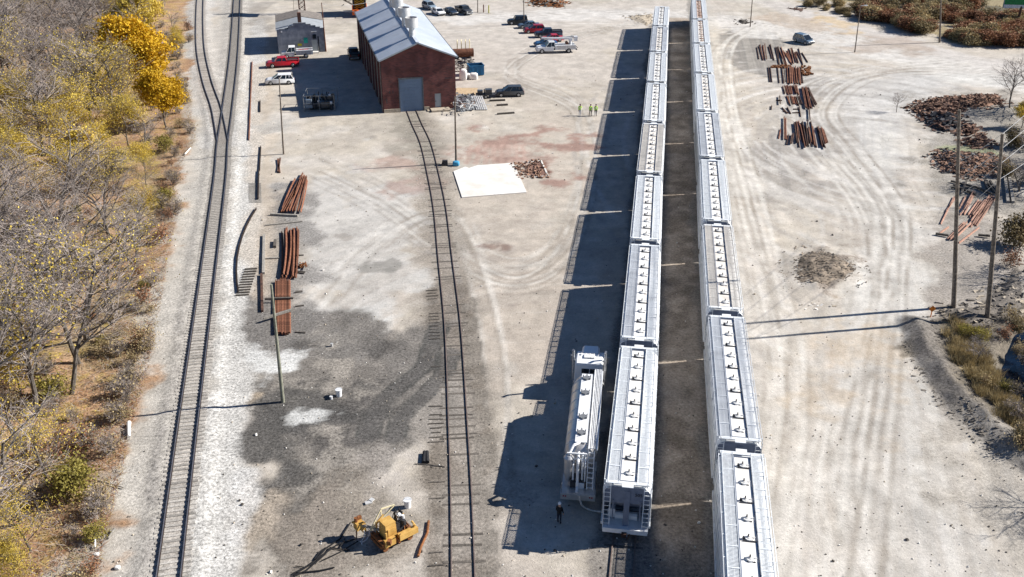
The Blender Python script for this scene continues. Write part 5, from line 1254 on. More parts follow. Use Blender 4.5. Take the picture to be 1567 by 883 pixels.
# old siding pieces between the ballast and the bundles
loose_rail((392.5, 320), (365, 449), .06, M['rail_side'], 'long curved dark rail on old ties beside the pale ballast', 'old siding rails', curve=1.0)
loose_rail((396, 262), (395, 306), .1, M['rail_side'], 'dark rail beside a patch of buried ties', 'old siding rails')
loose_rail((399, 225), (397, 262), .05, M['rail_side'], 'rusty rail stretching up from the buried ties', 'old siding rails')
loose_rail((386, 95), (381, 215), .05, M['rust'], 'thin rusty rail along the ballast beside the parked SUV', 'old siding rails')
loose_rail((398, 155), (398, 172), .05, M['rail_side'], 'short black rail standing out left of the slim pole', 'old siding rails')
ot = MB(); 
for k in range(16): a = G(379.5, 281 + k * 1.9); ot.box((a.x + .9, a.y, .0), (1.6, .2, .08))
tag(ot.build('old_ties', M['tie_wood']), 'row of weathered ties left beside the pale ballast', 'railway ties')
ot = MB()
for k in range(11):
    y = 412 + k * 4.0; x = 378 - (y - 412) * .33; a = G(x + 6, y); ot.box((a.x, a.y, .05), (1.3, .22, .14), rot=R(8))
tag(ot.build('old_ties', M['tie_dark']), 'dark tie ends along the curved loose rail', 'railway ties')
# right piles
RG = 'rails strewn beyond the right train'
def rr_rail(x0, y0, x1, y1, m='rust', lab='rusty rail in the scattered piles right of the trains', z=None):
    loose_rail(z8(x0, y0), z8(x1, y1), rr.choice((0.02, .02, .19)) if z is None else z, M[m], lab, RG)
for x in (85, 100, 107, 128, 140, 168, 180): rr_rail(x, 85 + rr.uniform(0, 30), x + 14 + rr.uniform(0, 14), 190 + rr.uniform(-5, 18), rr.choice(('rust_dark', 'rust_dark', 'rust')), 'dark rail in the farthest row of the right piles')
for k in range(16): x = 215 + k * 11; rr_rail(x + rr.uniform(-3, 3), 105 + rr.uniform(-5, 45), x + 18 + rr.uniform(0, 25), 232 - rr.uniform(0, 20), rr.choice(('rust_dark', 'rust')), 'dark rail in the farthest row of the right piles')
rr_rail(405, 145, 446, 213, 'rust_dark', 'lone dark rail at the right end of the farthest row')
for x in (165, 180, 232, 262, 275, 388, 400): rr_rail(x, 248, x + 12, 366 + rr.uniform(-15, 5), 'rust_dark', 'rusty rail in the second row of the right piles')
for k in range(12): x = 300 + k * 7.5; rr_rail(x + rr.uniform(-2, 2), 245 + rr.uniform(0, 10), x + rr.uniform(0, 14), 366 + rr.uniform(-6, 8), 'rust', 'rusty rail in the second row of the right piles')
for k in range(10): x = 268 + k * 11; rr_rail(x, 375 + rr.uniform(0, 10), x + 12 + rr.uniform(0, 10), 440 + rr.uniform(-8, 5), 'rust', 'short rusty rail in the third row of the right piles')
for k in range(6): x = 403 + k * 8; rr_rail(x, 396, x + 30 + rr.uniform(-4, 8), 545 + rr.uniform(-8, 4), 'rust', 'long rusty rail right of the third row')
for k in range(3): rr_rail(448 + k * 5, 398 + k * 8, 492 + k * 9, 540 - k * 14, 'rust_dark', 'dark rail splayed right of the third row')
for k in range(9): x = 296 + k * 11; rr_rail(x, 452 + rr.uniform(-3, 6), x + 16 + rr.uniform(-5, 8), 518 + rr.uniform(-10, 4), rr.choice(('rust', 'rust_dark')), 'short rail in the fourth row of the right piles')
for a in ((220, 484, 262, 486), (246, 458, 250, 515), (262, 535, 300, 578), (270, 560, 310, 575), (300, 535, 325, 580), (385, 530, 396, 600), (340, 548, 385, 548), (335, 575, 390, 572), (455, 545, 462, 630), (190, 522, 186, 550)): rr_rail(*a, 'rust_dark', 'odd dark rail piece between the fourth and nearest rows')
for x in (278, 290): rr_rail(x, 610, x + 3, 765, 'rust', 'rail in the nearest row of the right piles')
rr_rail(252, 690, 240, 756, 'rust', 'short rail at the left end of the nearest row'); 
for x in (310, 335, 345): rr_rail(x, 730, x - 14, 800, 'rust_dark', 'short slanting rail in the nearest row of the right piles')
for k in range(17): x = 350 + k * 8.3; rr_rail(x + rr.uniform(-2, 2), 625 + rr.uniform(0, 60), x + 10 + rr.uniform(0, 28), 785 + rr.uniform(-15, 45), rr.choice(('rust', 'rust_dark')), 'rail in the nearest row of the right piles')
for k in range(7): x = 510 + k * 8; rr_rail(x, 658 + rr.uniform(0, 40), x + 30, 790 + rr.uniform(-10, 30), rr.choice(('rust', 'rust_dark')), 'rail in the right group of the nearest row')
rr_rail(515, 690, 570, 830, 'rust_dark', 'longest slanting rail in the right group of the nearest row')
mb = MB()
for k in range(60):
    p = G(*z8(rr.uniform(190, 330), rr.uniform(232, 250)), .1); mb.box(p, (rr.uniform(.2, .8), rr.uniform(.1, .3), .2), rot=rr.random() * 3)
for k in range(25):
    p = G(*z8(rr.uniform(405, 475), rr.uniform(235, 300)), .15); mb.box(p, (rr.uniform(.2, .9), rr.uniform(.1, .4), .3), rot=rr.random() * 3)
tag(mb.build('scrap_heap', M['mach_rust']), 'rusty joint bars scattered between the two farthest rail rows', 'scrap')
RL = 'rails stacked left of the pond bank'
for a in ((150, 385, 100, 488), (160, 380, 120, 440), (195, 382, 170, 430), (225, 366, 180, 450), (232, 366, 190, 452), (222, 385, 172, 460), (245, 396, 205, 452), (255, 398, 212, 462), (268, 402, 222, 458), (275, 405, 240, 450), (285, 385, 215, 482), (295, 380, 222, 488), (303, 382, 230, 492), (312, 385, 237, 496), (306, 392, 215, 500), (190, 482, 125, 548), (200, 486, 135, 552), (215, 490, 150, 552), (248, 502, 170, 562), (130, 500, 95, 525)):
    a_ = z6(a[0], a[1]); b_ = z6(a[2], a[3]); loose_rail(a_, b_, rr.choice((.02, .2)), M['rust_pink'], 'reddish rail in the slanting stack left of the pond bank', RL)
mb = MB()
for a in ((140, 320, 240, 345), (150, 335, 235, 372), (200, 318, 180, 368), (270, 315, 280, 350), (275, 318, 310, 365), (290, 320, 316, 360), (240, 345, 300, 372), (80, 523, 130, 530), (245, 528, 290, 532), (140, 345, 210, 350)):
    mb.beam(G(*z6(a[0], a[1]), .2), G(*z6(a[2], a[3]), .25), .25, .22)
tag(mb.build('tie_heap', M['tie_dark']), 'jumbled dark ties behind the slanting rail stack', 'railway ties')
timber((345, 292), (358, 405), .35, .3, 0, 'plank_grey', 'grey log on the left of two lying by the thicket', 'log', 'log', 'logs by the thicket', z6)
timber((360, 290), (378, 406), .35, .3, 0, 'plank_grey', 'grey log on the right of two lying by the thicket', 'log', 'log', 'logs by the thicket', z6)

# ------------------------------------------------------------------ heaps
SPILL = 1.3
def heap(name, px, h, m, label, n, cat='scrap heap', sz=(.3, 1.2), seed=1, m2=None):
    rr = random.Random(seed); pl = [G(x, y) for x, y in px]; cx = sum(p.x for p in pl) / len(pl); cy = sum(p.y for p in pl) / len(pl)
    poly = np.array([[p.x, p.y] for p in pl]); xs = poly[:, 0]; ys = poly[:, 1]; mb = MB()
    gx = np.linspace(xs.min() - 1.3, xs.max() + 1.3, 46); gy = np.linspace(ys.min() - 1.3, ys.max() + 1.3, 46); X, Y = np.meshgrid(gx, gy)
    d = seg_dist(X, Y, poly, True); sdv = np.where(inside(X, Y, poly), d, -d)
    Z = np.clip(ramp(sdv, -.3, 2.2) * h * (.45 + .9 * fbm(X, Y, 2.5, 3, seed)), 0, 99) - .12
    idx = lambda i, j: i * 46 + j
    mb.add([(X[i, j], Y[i, j], Z[i, j]) for i in range(46) for j in range(46)], [(idx(i, j), idx(i, j + 1), idx(i + 1, j + 1), idx(i + 1, j)) for i in range(45) for j in range(45) if max(Z[i, j], Z[i + 1, j], Z[i, j + 1], Z[i + 1, j + 1]) > -.1])
    for k in range(n):
        i, j = rr.randrange(46), rr.randrange(46)
        if sdv[i, j] < -SPILL or (sdv[i, j] < .1 and rr.random() < .72): continue
        L = rr.uniform(*sz); mb.box((X[i, j] + rr.uniform(-.3, .3), Y[i, j] + rr.uniform(-.3, .3), max(Z[i, j], -.02) + .06), (L, L * rr.uniform(.2, .6), L * rr.uniform(.05, .22)), 1 if rr.random() < .35 else 0, Euler((rr.uniform(-.5, .5), rr.uniform(-.5, .5), rr.uniform(-.4, 1.2))).to_matrix())
    return tag(mb.build(name, [M[m], M[m2 or m]]), label, cat)
heap('scrap_heap', [(1394, 168), (1412, 156), (1440, 152), (1480, 148), (1520, 146), (1535, 158), (1510, 163), (1480, 165), (1455, 178), (1440, 196), (1415, 180)], 1.0, 'scrap_brown', 'largest rusty brown scrap heap at the far right below the bare trees', 5200, sz=(.2, .9), seed=3, m2='rust_dark')
heap('scrap_heap', [(1412, 172), (1445, 178), (1470, 180), (1475, 198), (1445, 202), (1424, 194)], 1.2, 'dark_steel', 'blackish scrap on the near side of the largest rusty heap', 900, seed=4, m2='rust_dark')
heap('scrap_heap', [(1462, 196), (1480, 192), (1498, 200), (1490, 206), (1470, 204)], .9, 'scrap_brown', 'small rusty heap just right of the tall grey pole', 500, seed=5, m2='rust_dark')
heap('scrap_heap', [(1476, 216), (1495, 212), (1514, 220), (1505, 226), (1482, 222)], .9, 'scrap_brown', 'lowest small brown heap next to the green patch', 500, seed=6, m2='rust_dark')
heap('scrap_heap', [(1428, 240), (1445, 231), (1475, 234), (1530, 240), (1530, 262), (1480, 272), (1448, 262)], 0.7, 'scrap_brown', 'long rusty heap behind the slanting rail stack', 3000, sz=(.2, .8), seed=7, m2='dark_steel')
heap('rubble_mound', [(1207, 400), (1225, 388), (1255, 382), (1300, 394), (1316, 412), (1300, 430), (1265, 452), (1228, 448), (1210, 430)], .85, 'mound_earth', 'low mound of dark rubble and dry earth in the open gravel', 2000, 'rubble mound', (.08, .34), 8, 'bank_earth')
heap('rubble_mound', [(1232, 445), (1258, 440), (1262, 462), (1240, 465)], .35, 'slab', 'pale broken rubble at the near foot of the mound', 260, 'rubble mound', (.12, .4), 9, 'stone')
heap('brush_pile', [(1428, 476), (1470, 470), (1500, 470), (1560, 400), (1567, 470), (1500, 505), (1460, 500)], .8, 'tie_dark', 'dark earth and root pile round the feet of the tall poles', 1100, 'brush pile', (.15, .8), 10, 'stone')
heap('brush_pile', [(1402, 500), (1424, 492), (1452, 540), (1495, 600), (1545, 650), (1580, 685), (1560, 705), (1500, 665), (1445, 612), (1410, 550)], .75, 'bank_earth', 'dark rough earth bank curving between the haul road and the pond', 2600, 'earth bank', (.08, .4), 20, 'tie_dark')
heap('scrap_heap', [(1198, 12), (1232, 12), (1230, 18)], .5, 'rust_dark', 'tiny dark scrap at the far roadside', 30, seed=11)
heap('scrap_heap', [(808, 1), (850, 0), (870, 4), (858, 11), (820, 9)], 1.0, 'mach_rust', 'long brown scrap heap along the top edge behind the parked row', 500, seed=12, m2='plank_grey')
heap('rubble_mound', [(1129, 32), (1140, 30), (1148, 36), (1134, 38)], .8, 'tie_dark', 'small dark mound beside the thin pole beyond the trains', 150, 'rubble mound', (.2, .8), 13)
heap('rubble_mound', [(958, 26), (1000, 20), (1000, 36), (990, 42)], .5, 'stone', 'low tan rubble at the far end of the left train', 200, 'rubble mound', (.2, .7), 14)
heap('scrap_heap', [(686, 158), (705, 146), (725, 146), (737, 158), (726, 168), (704, 172), (690, 166)], 1.1, 'grey_steel', 'tangled pale pipe scrap at the right corner of the brick building', 200, seed=15, m2='dark_steel')
mb = MB(); rr = random.Random(33)
for k in range(30):
    u_, v_ = rr.uniform(0, 6.28), rr.random() ** .5
    a = G(712 + 22 * v_ * math.cos(u_), 158 + 9 * v_ * math.sin(u_), rr.uniform(.3, 1.3)); an = rr.random() * 6; L = rr.uniform(.6, 2.2)
    mb.path([a, a + Vector((math.cos(an) * L * .5, math.sin(an) * L * .5, rr.uniform(0, .5))), a + Vector((math.cos(an + .6) * L, math.sin(an + .6) * L, -.1))], .05)
for k in range(6): mb.beam(G(722 + k * 3, 147, .6), G(730 + k * 3, 168, .1), .2, .12)
mb.m = [rr.choice((0, 0, 1, 2)) if i % 24 == 0 else None for i in range(len(mb.f))]
for i in range(len(mb.m)): mb.m[i] = mb.m[i] if mb.m[i] is not None else mb.m[i - 1]
tag(mb.build('pipe_scrap', [M['vent_metal'], M['grey_steel'], M['scrap_brown']]), 'pale bent pipes and planks heaped right of the small door', 'scrap')
tag(heap('brush_pile', [(520, 7), (521, 7), (521, 8)], .1, 'tie_dark', 'x', 1), 'tiny dark debris near the crane shadow', 'debris')

# ------------------------------------------------------------------ bins, bags, drums and bits right of the building
def dumpster():
    t = thing('dumpster', G(728, 114), R(15), 'open dark blue steel dumpster right of the brick building', 'dumpster'); b = MB(); W_, D_, H_ = 2.6, 2.0, 1.7
    for s_ in (-1, 1): b.box((0, s_ * D_ / 2, H_ / 2 + .1), (W_, .08, H_)); b.box((s_ * W_ / 2, 0, H_ / 2 + .1), (.08, D_ - .08, H_))
    b.box((0, 0, .15), (W_, D_, .1))
    b.build('bin_body', M['dumpster_blue'], t); r = MB()
    for s_ in (-1, 1):
        r.box((0, s_ * (D_ / 2 + .03), H_ + .1), (W_ + .2, .12, .12)); r.box((s_ * (W_ / 2 + .03), 0, H_ + .1), (.12, D_, .12))
        for x in (-.8, 0, .8): r.box((x, s_ * (D_ / 2 + .06), .9), (.08, .06, 1.4))
    r.build('rim', M['dumpster_blue'], t); j = MB()
    rr = random.Random(1)
    for k in range(20): j.box((rr.uniform(-1, 1), rr.uniform(-.7, .7), 1.2), (rr.uniform(.2, .7), .3, .3), rot=rr.random() * 3)
    j.build('refuse', M['dark_steel'], t)
dumpster()
def bag(px, s_, label, m='bag_white'):
    t = MB(); rings = []
    for z, q in ((0, .85), (.15, 1), (.6, 1.02), (.85, .95), (.97, .7), (1.02, .3)):
        rings.append([Vector((q * .5 * (abs(math.cos(a)) ** .5) * (1 if math.cos(a) > 0 else -1) + .03 * math.sin(a * 5 + z * 9), q * .5 * (abs(math.sin(a)) ** .5) * (1 if math.sin(a) > 0 else -1), z)) for a in [k * math.pi / 10 for k in range(20)]])
    t.loft(rings)
    o = fixn(t.build('bulk_bag', M[m], None, True)); o.location = G(*px); o.scale = s_; return tag(o, label, 'bag', 'bulk bags by the dumpster')
bag((709, 122), (1.3, 1.2, 1.9), 'tall white bulk bag against the brick building wall')
bag((725, 121), (1.4, 1.2, 1.1), 'low white bulk bag in front of the blue dumpster')
bag((715, 119), (1.0, 1.0, .8), 'small slumped white bag between the two bulk bags')
def rolltank():
    t = thing('steel_tank', G(707, 89), R(10), 'rusty horizontal tank lying right of the building eave', 'tank'); b = MB(); b.tube((-2.2, 0, 1.0), (2.2, 0, 1.0), .8, .8, 18); b.build('tank_shell', M['rust'], t)
    c_ = MB()
    for x in (-1.4, 1.4): c_.box((x, 0, .25), (.3, 1.5, .5))
    c_.build('cradle', M['dark_steel'], t)
rolltank()
t = thing('pipe_rack', G(709, 80), R(10), 'pale yellow pipe railings standing behind the rusty tank', 'railing')
for x in (-1.2, -.4, .4, 1.2):
    m_ = MB(); m_.path([(x, -.3, 0), (x, -.3, 2.2), (x + .1, .3, 2.4), (x + .1, .3, 0)], .08); m_.build('hoop', M['pale_yellow'], t)
heap('scrap_heap', [(700, 93), (722, 92), (722, 108), (702, 110)], .8, 'plank_grey', 'grey and white scrap between the tank and the dumpster', 260, seed=17, m2='dark_steel')
mb = MB(); mb.add([G(702, 134, .06), G(728, 134, .06), G(728, 143, .06), G(702, 145, .06)], [(0, 1, 2, 3)]); a = MB()
a.box((0, 0, .04), (3.6, 4.0, .08)); o = a.build('flat_sheet', M['plank_new']); o.location = G(714, 140); tag(o, 'tan plywood sheet lying between the bags and the pipe scrap', 'sheet')
for i, (a_, b_) in enumerate((((749, 155), (773, 154)), ((760, 162), (777, 161)), ((761, 175.5), (787, 173.5)))):
    q = MB(); A_, B_ = G(*a_), G(*b_); C0 = (A_ + B_) / 2; q.beam(A_ - C0, B_ - C0, .35, .25); o = q.build('timber', M['tie_dark']); o.location = (C0.x, C0.y, .12)
    tag(o, ['farthest', 'shortest', 'nearest'][i] + ' of three dark timbers below the grey hatchback', 'timber', 'dark timbers on the lot')
bag((698, 253), (.9, .8, .6), 'blue plastic bag at the foot of the dark pole', 'bag_blue')
q = MB(); q.box((0, 0, .35), (.8, .5, .6), taper=(.9, .8)); q.box((0, 0, .68), (.7, .45, .1)); q.tube((-.3, -.3, .2), (-.3, .3, .2), .18); o = q.build('generator', M['dark_steel']); o.location = G(681, 253); tag(o, 'small black generator left of the blue bag', 'generator')
for i, px in enumerate(((740, 19), (748, 20))):
    q = MB(); q.tube((0, 0, 0), (0, 0, 1.7), .12, .12, 10); q.tube((0, 0, 1.7), (0, 0, 1.78), .12, .04, 10); o = q.build('bollard', M['lattice_brown' if i == 0 else 'graffiti_yellow']); o.location = G(*px); tag(o, ['dull brown bollard left of the yellow one', 'yellow bollard behind the brick building'][i], 'bollard')
q = MB(); q.tube((0, 0, 0), (0, 0, .9), .05); q.box((0, -.03, .9), (.5, .04, .5), rot=Matrix.Rotation(R(45), 3, 'Y')); o = q.build('marker_sign', [M['orange_sign']]); o.location = G(1424, 485); tag(o, 'small orange diamond marker beside the haul road', 'sign')
def bucket(px, s_, label, m='white_steel'):
    t = thing('bucket', G(*px), 0, label, 'bucket', 'buckets and pails'); b = MB(); b.tube((0, 0, 0), (0, 0, .5 * s_), .17 * s_, .21 * s_, 16); b.tube((0, 0, .48 * s_), (0, 0, .52 * s_), .23 * s_, .23 * s_, 16); b.build('pail', M[m], t)
    h = MB(); h.path([(math.cos(a) * .22 * s_, .02, .5 * s_ + math.sin(a) * .12 * s_) for a in [k * math.pi / 6 for k in range(7)]], .015); h.build('handle', M['grey_steel'], t)
bucket((519, 606), 1.3, 'white bucket standing on the dark gravel'); bucket((507, 611), .6, 'small white pail lying near the white bucket'); bucket((624, 776), 1.3, 'white bucket just beyond the yellow machine')
bucket((508, 530), .6, 'tiny pale can near the white spill', 'vent_metal')
q = MB()
for k, dx in enumerate((-.14, .14)): q.tube((dx, -.65, .16), (dx * .6, .65, .16), .15, .15, 14)
o = q.build('pipe_section', M['rubber']); o.location = G(651.5, 702); o.rotation_euler = (0, 0, R(4)); tag(o, 'short pair of black pipes between the yellow machine and the spur', 'pipe')
q = MB(); A_, B_ = G(656, 799), G(640, 853); C0 = (A_ + B_) / 2; q.path([A_ - C0, (A_ - C0) * .3 + Vector((.15, 0, 0)), (B_ - C0) * .5, B_ - C0], .09, 8); o = q.build('bent_bar', M['mach_rust']); o.location = (C0.x, C0.y, .1); tag(o, 'bent rusty bar right of the yellow machine', 'bar')
q = MB(); q.path([(-1.2, .1, .05), (0, 0, .05), (1.1, -.25, .05)], .04); o = q.build('thin_rod', M['tie_dark']); o.location = G(659, 712); tag(o, 'thin dark rod below the black pipes', 'rod')
q = MB(); q.box((0, 0, .06), (.5, .3, .1), rot=.4); q.box((.2, .25, .1), (.3, .3, .1), rot=1); o = q.build('crumpled_sheet', M['vent_metal']); o.location = G(564, 770); tag(o, 'crumpled grey scrap left beyond the yellow machine', 'scrap')
# cage with machinery in the building shadow
def cage():
    a, b = G(466, 171), G(511, 168); t = thing('equipment_cage', a, R(3), 'dark machinery inside a wire cage in the building shadow', 'equipment cage'); W_, D_, H_ = 4.8, 4.6, 2.5
    f = MB()
    for x in (0, W_ / 2, W_):
        for y in (0, D_): f.tube((x, y, 0), (x, y, H_), .05)
    for z in (H_, H_ / 2, .1):
        for y in (0, D_): f.tube((0, y, z), (W_, y, z), .035)
        for x in (0, W_): f.tube((x, 0, z), (x, D_, z), .035)
    f.build('cage_frame', M['grey_steel'], t); g = MB(); rr = random.Random(8)
    for k in range(34): g.box((rr.uniform(.6, W_ - .6), rr.uniform(.7, D_ - .8), rr.uniform(.3, 1.6)), (rr.uniform(.3, 1.2), rr.uniform(.3, 1.1), rr.uniform(.3, 1.0)), rot=rr.random())
    for k in range(12): x, y = rr.uniform(.6, W_ - .6), rr.uniform(.7, D_ - .8); g.tube((x, y, 1), (x + rr.uniform(-.4, .4), y, 2.3), .09)
    g.build('machinery', M['paint_charcoal'], t)
    d = MB(); d.box((.7, .8, 1.4), (.9, .6, .7)); d.box((.7, .8, .7), (1.1, .8, .5)); d.build('control_box', M['paint_silver_blue'], t)
    k_ = MB()
    for x, y, z in ((4.2, .7, 1.0), (3.8, 2.5, 1.7), (2.2, 1.2, 1.1)): k_.tube((x, y, z), (x, y, z + .4), .2)
    k_.build('gauge', M['white_steel'], t)
cage()

# ------------------------------------------------------------------ crane at the top and lattice tower
def crane():
    o_ = G(551, 27); t = thing('rail_crane', o_, R(8), 'orange railway crane with black and yellow chevrons behind the brick building', 'crane')
    b = MB(); b.box((0, 4.2, 1.2), (3.2, 9.0, .7)); b.box((0, 0.1, 1.0), (3.4, .5, .7)); b.build('chassis', M['crane_orange'], t)
    h = MB(); h.box((.0, 4.6, 4.4), (3.0, 6.5, 5.6)); h.build('machine_house', M['dark_steel'], t)
    bd = MB(); bd.box((0, 1.3, 3.0), (2.2, .12, 2.6)); bd.build('chevron_board', M['jacket_black'], t)
    cv = MB()
    for k in range(7):
        z = 1.6 + k * .42
        for s_ in (-1, 1): cv.beam((s_ * .03, 1.22, z + .5), (s_ * 1.05, 1.22, z - .1), .02, .17)
    cv.build('chevron', M['leaf_gold'], t)
    r = MB()
    for x in (-1.6, 1.6):
        r.tube((x, -.05, 1.3), (x, -.05, 2.6), .06); r.tube((x, 2.0, 1.3), (x, 2.0, 2.6), .06); r.tube((x, -.05, 2.6), (x, 2, 2.6), .05)
    r.box((-.9, -.2, 1.6), (.5, .3, .5)); r.box((.9, -.2, 1.6), (.5, .3, .5)); r.build('railing', M['crane_orange'], t)
    g = MB()
    for s_ in (-1, 1): g.beam((s_ * 1.2, 2.0, 5.0), (s_ * .5, 4.5, 9.5), .2, .2); g.beam((s_ * 1.2, 7.5, 5.0), (s_ * .5, 4.5, 9.5), .2, .2)
    g.box((0, 4.5, 9.5), (1.3, .4, .4)); g.build('gantry', M['lattice_brown'], t)
    # lattice boom reaching left and up
    m_ = MB(); A_ = Vector((-1.6, 5, 2.6)); B_ = Vector((-17, 9, 10.5)); d = (B_ - A_)
    off = [Vector((0, .6, .6)), Vector((0, -.6, .6)), Vector((0, .6, -.6)), Vector((0, -.6, -.6))]
    for q in off: m_.beam(A_ + q, B_ + q * .5, .11, .11)
    for k in range(16):
        a0, a1 = k / 16, (k + 1) / 16
        for i, j in ((0, 1), (2, 3), (0, 2), (1, 3)): m_.beam(A_ + d * a0 + off[i] * (1 - .5 * a0), A_ + d * a1 + off[j] * (1 - .5 * a1), .06, .06)
    m_.build('lattice_boom', M['lattice_brown'], t)
    c_ = MB()
    for s_ in (-.4, .4): c_.tube((s_, 4.5, 9.6), B_ + Vector((0, s_, .3)), .04)
    c_.build('boom_cable', M['wire'], t)
    for x in (-.9, .9):
        for y in (1.2, 2.6, 6.0, 7.6): w_ = MB(); w_.tube((x, y, .5), (x + .15, y, .5), .45, .45, 16); w_.build('wheel', M['rust_dark'], t)
crane()
def lattice_tower():
    t = thing('lattice_tower', G(463, 21), R(6), 'rusty lattice tower behind the block shed', 'tower'); f = MB(); W_ = 1.3; H_ = 8
    for x in (-W_ / 2, W_ / 2):
        for y in (-W_ / 2, W_ / 2): f.beam((x, y, 0), (x, y, H_), .12, .12)
    for k in range(8):
        z = k * 1.0
        for y in (-W_ / 2, W_ / 2): f.beam((-W_ / 2, y, z), (W_ / 2, y, z + 1), .07, .07); f.beam((W_ / 2, y, z), (-W_ / 2, y, z + 1), .07, .07)
        for x in (-W_ / 2, W_ / 2): f.beam((x, -W_ / 2, z), (x, W_ / 2, z + 1), .07, .07)
    f.build('lattice_frame', M['lattice_brown'], t)
    g = MB(); g.box((0, 0, 8.6), (4.6, 4.0, 1.2)); g.box((0, 0, 9.3), (4.8, 4.2, .2)); g.build('platform_deck', M['dark_steel'], t)
lattice_tower()
def shadow_gondola():  # unseen wagon added to cast the dark band beside the crane
    t = thing('shadow_wagon', G(528, -3), R(2), 'added dark wagon out of view beyond the crane, for its shadow', 'railway wagon'); b = MB()
    b.box((0, 0, 2.9), (15, 3, 3.6)); 
    for k in range(12): b.box((-7 + k * 1.27, -1.55, 2.9), (.14, .12, 3.4))
    b.build('body', M['jacket_black'], t); w_ = MB()
    for x in (-6, -4.4, 4.4, 6): w_.tube((x, -.8, .5), (x, .8, .5), .46, .46, 16)
    w_.build('wheelset', M['rust_dark'], t)
shadow_gondola()

# ------------------------------------------------------------------ billboard and far white building
def billboard():
    B = G(1556, 40); t = thing('billboard', B, R(-8), 'green billboard on a single post at the top right', 'billboard'); p = MB(); p.tube((0, 0, 0), (0, 0, 4.2), .3, .25, 12); p.box((0, .2, 5.0), (6.5, .3, 2.6)); p.build('post', M['lattice_brown'], t)
    f = MB(); f.box((0, 0, 5.6), (7.6, .14, 3.6)); f.build('panel', M['sign_green'], t)
    g = MB(); g.box((0, -.09, 4.15), (7.2, .03, .7)); g.build('panel_strip', M['sign_white'], t)
    g = MB(); g.box((-3.72, -.1, 5.6), (.16, .04, 3.6)); g.box((3.72, -.1, 5.6), (.16, .04, 3.6)); g.build('panel_edge', M['door_grey'], t)
billboard()
t = thing('white_building', G(1545, -14), R(-8), 'low pale building beyond the bushes at the top right edge', 'building')
q = MB(); q.box((0, 5, 1.8), (22, 10, 3.6)); q.build('wall', M['white_steel'], t)
q = MB(); q.box((0, 5, 3.75), (22.6, 10.6, .3)); q.build('roof', M['sheet_grey'], t)
for x in (-8, -4, 0, 4, 8): q = MB(); q.box((x, -.02, 1.9), (1.6, .08, 1.2)); q.build('window', M['glass_dark'], t)

# ------------------------------------------------------------------ trees
def skeleton(rng, H, spread, levels=4, kids=(6, 5, 5, 4), lean=(0, 0), start=.25, up=.35, tw=.012, r0=None):
    segs = []; tips = []
    def grow(p, d, L, r, lv):
        n = 5 if lv == 0 else (4 if lv < 2 else 3); pts = [p]; q = p.copy(); dd = d.copy()
        for i in range(n):
            dd = (dd + Vector((rng.gauss(0, .13), rng.gauss(0, .13), rng.gauss(0, .06) + (.06 * up if lv else .03)))).normalized()
            q2 = q + dd * (L / n); ra = r * (1 - .6 * i / n); rb = r * (1 - .6 * (i + 1) / n)
            segs.append((q, q2, max(ra, tw), max(rb, tw * .7), lv)); q = q2; pts.append(q)
        if lv >= levels - 1: tips.append((pts[-2], pts[-1])); return
        k = kids[lv]
        for i in range(k):
            f = start + (1 - start) * (i + rng.random()) / k if lv == 0 else .2 + .8 * (i + rng.random()) / k
            x = min(f * n, n - .001); j = int(x); bp = pts[j].lerp(pts[j + 1], x - j)
            a = rng.random() * 2 * math.pi if lv == 0 else rng.random() * 2 * math.pi
            side = Vector((math.cos(a), math.sin(a), 0)); axis = d
            sd_ = (side - axis * side.dot(axis)).normalized()
            nd = (axis * (.55 + .3 * rng.random()) + sd_ * spread * (.8 + .5 * rng.random()) + Vector((0, 0, up * .4))).normalized()
            grow(bp, nd, L * (.62 if lv == 0 else .55) * (1.15 - .5 * f) * (.8 + .4 * rng.random()), r * (.42 if lv == 0 else .5) * (1.2 - .5 * f), lv + 1)
    grow(Vector((0, 0, -.2)), Vector((lean[0], lean[1], 1)).normalized(), H * .78, r0 or H * .017, 0)
    return segs, tips
def tree_proto(name, seed, H, spread, leaves, leaf_mat, lsize, label, cat, group, kids=(7, 6, 5, 5), lean=(0, 0), twm='twig', lf_spread=.7, start=.25, up=.35, tw=.013, multi=1):
    rng = random.Random(seed); t = thing(name, (0, 0, -200), 0, label, cat, group); segs, tips = [], []
    for m_ in range(multi):
        a = rng.random() * 6.28; l_ = (lean[0] + (math.cos(a) * .35 if multi > 1 else 0), lean[1] + (math.sin(a) * .35 if multi > 1 else 0))
        s1, t1 = skeleton(rng, H * (1 if m_ == 0 else rng.uniform(.65, .95)), spread, len(kids), kids, l_, start, up, tw); segs += s1; tips += t1
    a = MB(); b = MB()
    for p, q, r1, r2, lv in segs:
        if lv <= 1: a.tube(p, q, r1, r2, 7 if lv == 0 else 5, cap=False)
        else: b.tube(p, q, r1, r2, 3, cap=False)
    a.build('trunk', M['bark'], t, True); b.m = [0] * len(b.f)
    if leaves:
        v, f = b.v, b.f
        for k in range(leaves):
            p, q = rng.choice(tips); x = p.lerp(q, rng.random() * 1.2) + Vector((rng.gauss(0, lf_spread), rng.gauss(0, lf_spread), rng.gauss(0, lf_spread * .7)))
            if x.z < .2: x.z = .2 + rng.random() * .5
            s_ = lsize * rng.uniform(.6, 1.3); M_ = Euler((rng.uniform(-1.2, 1.2), rng.uniform(-1.2, 1.2), rng.random() * 6.28)).to_matrix(); n = len(v)
            v += [tuple(x + M_ @ Vector((dx * s_, dy * s_, 0))) for dx, dy in ((-.5, -.4), (.5, -.4), (.6, .4), (-.4, .5))]; f.append((n, n + 1, n + 2, n + 3)); b.m.append(1)
    b.build('crown', [M[twm], M[leaf_mat or 'leaf_tan']], t)
    return t
FG = 'trees of the wood left of the tracks'
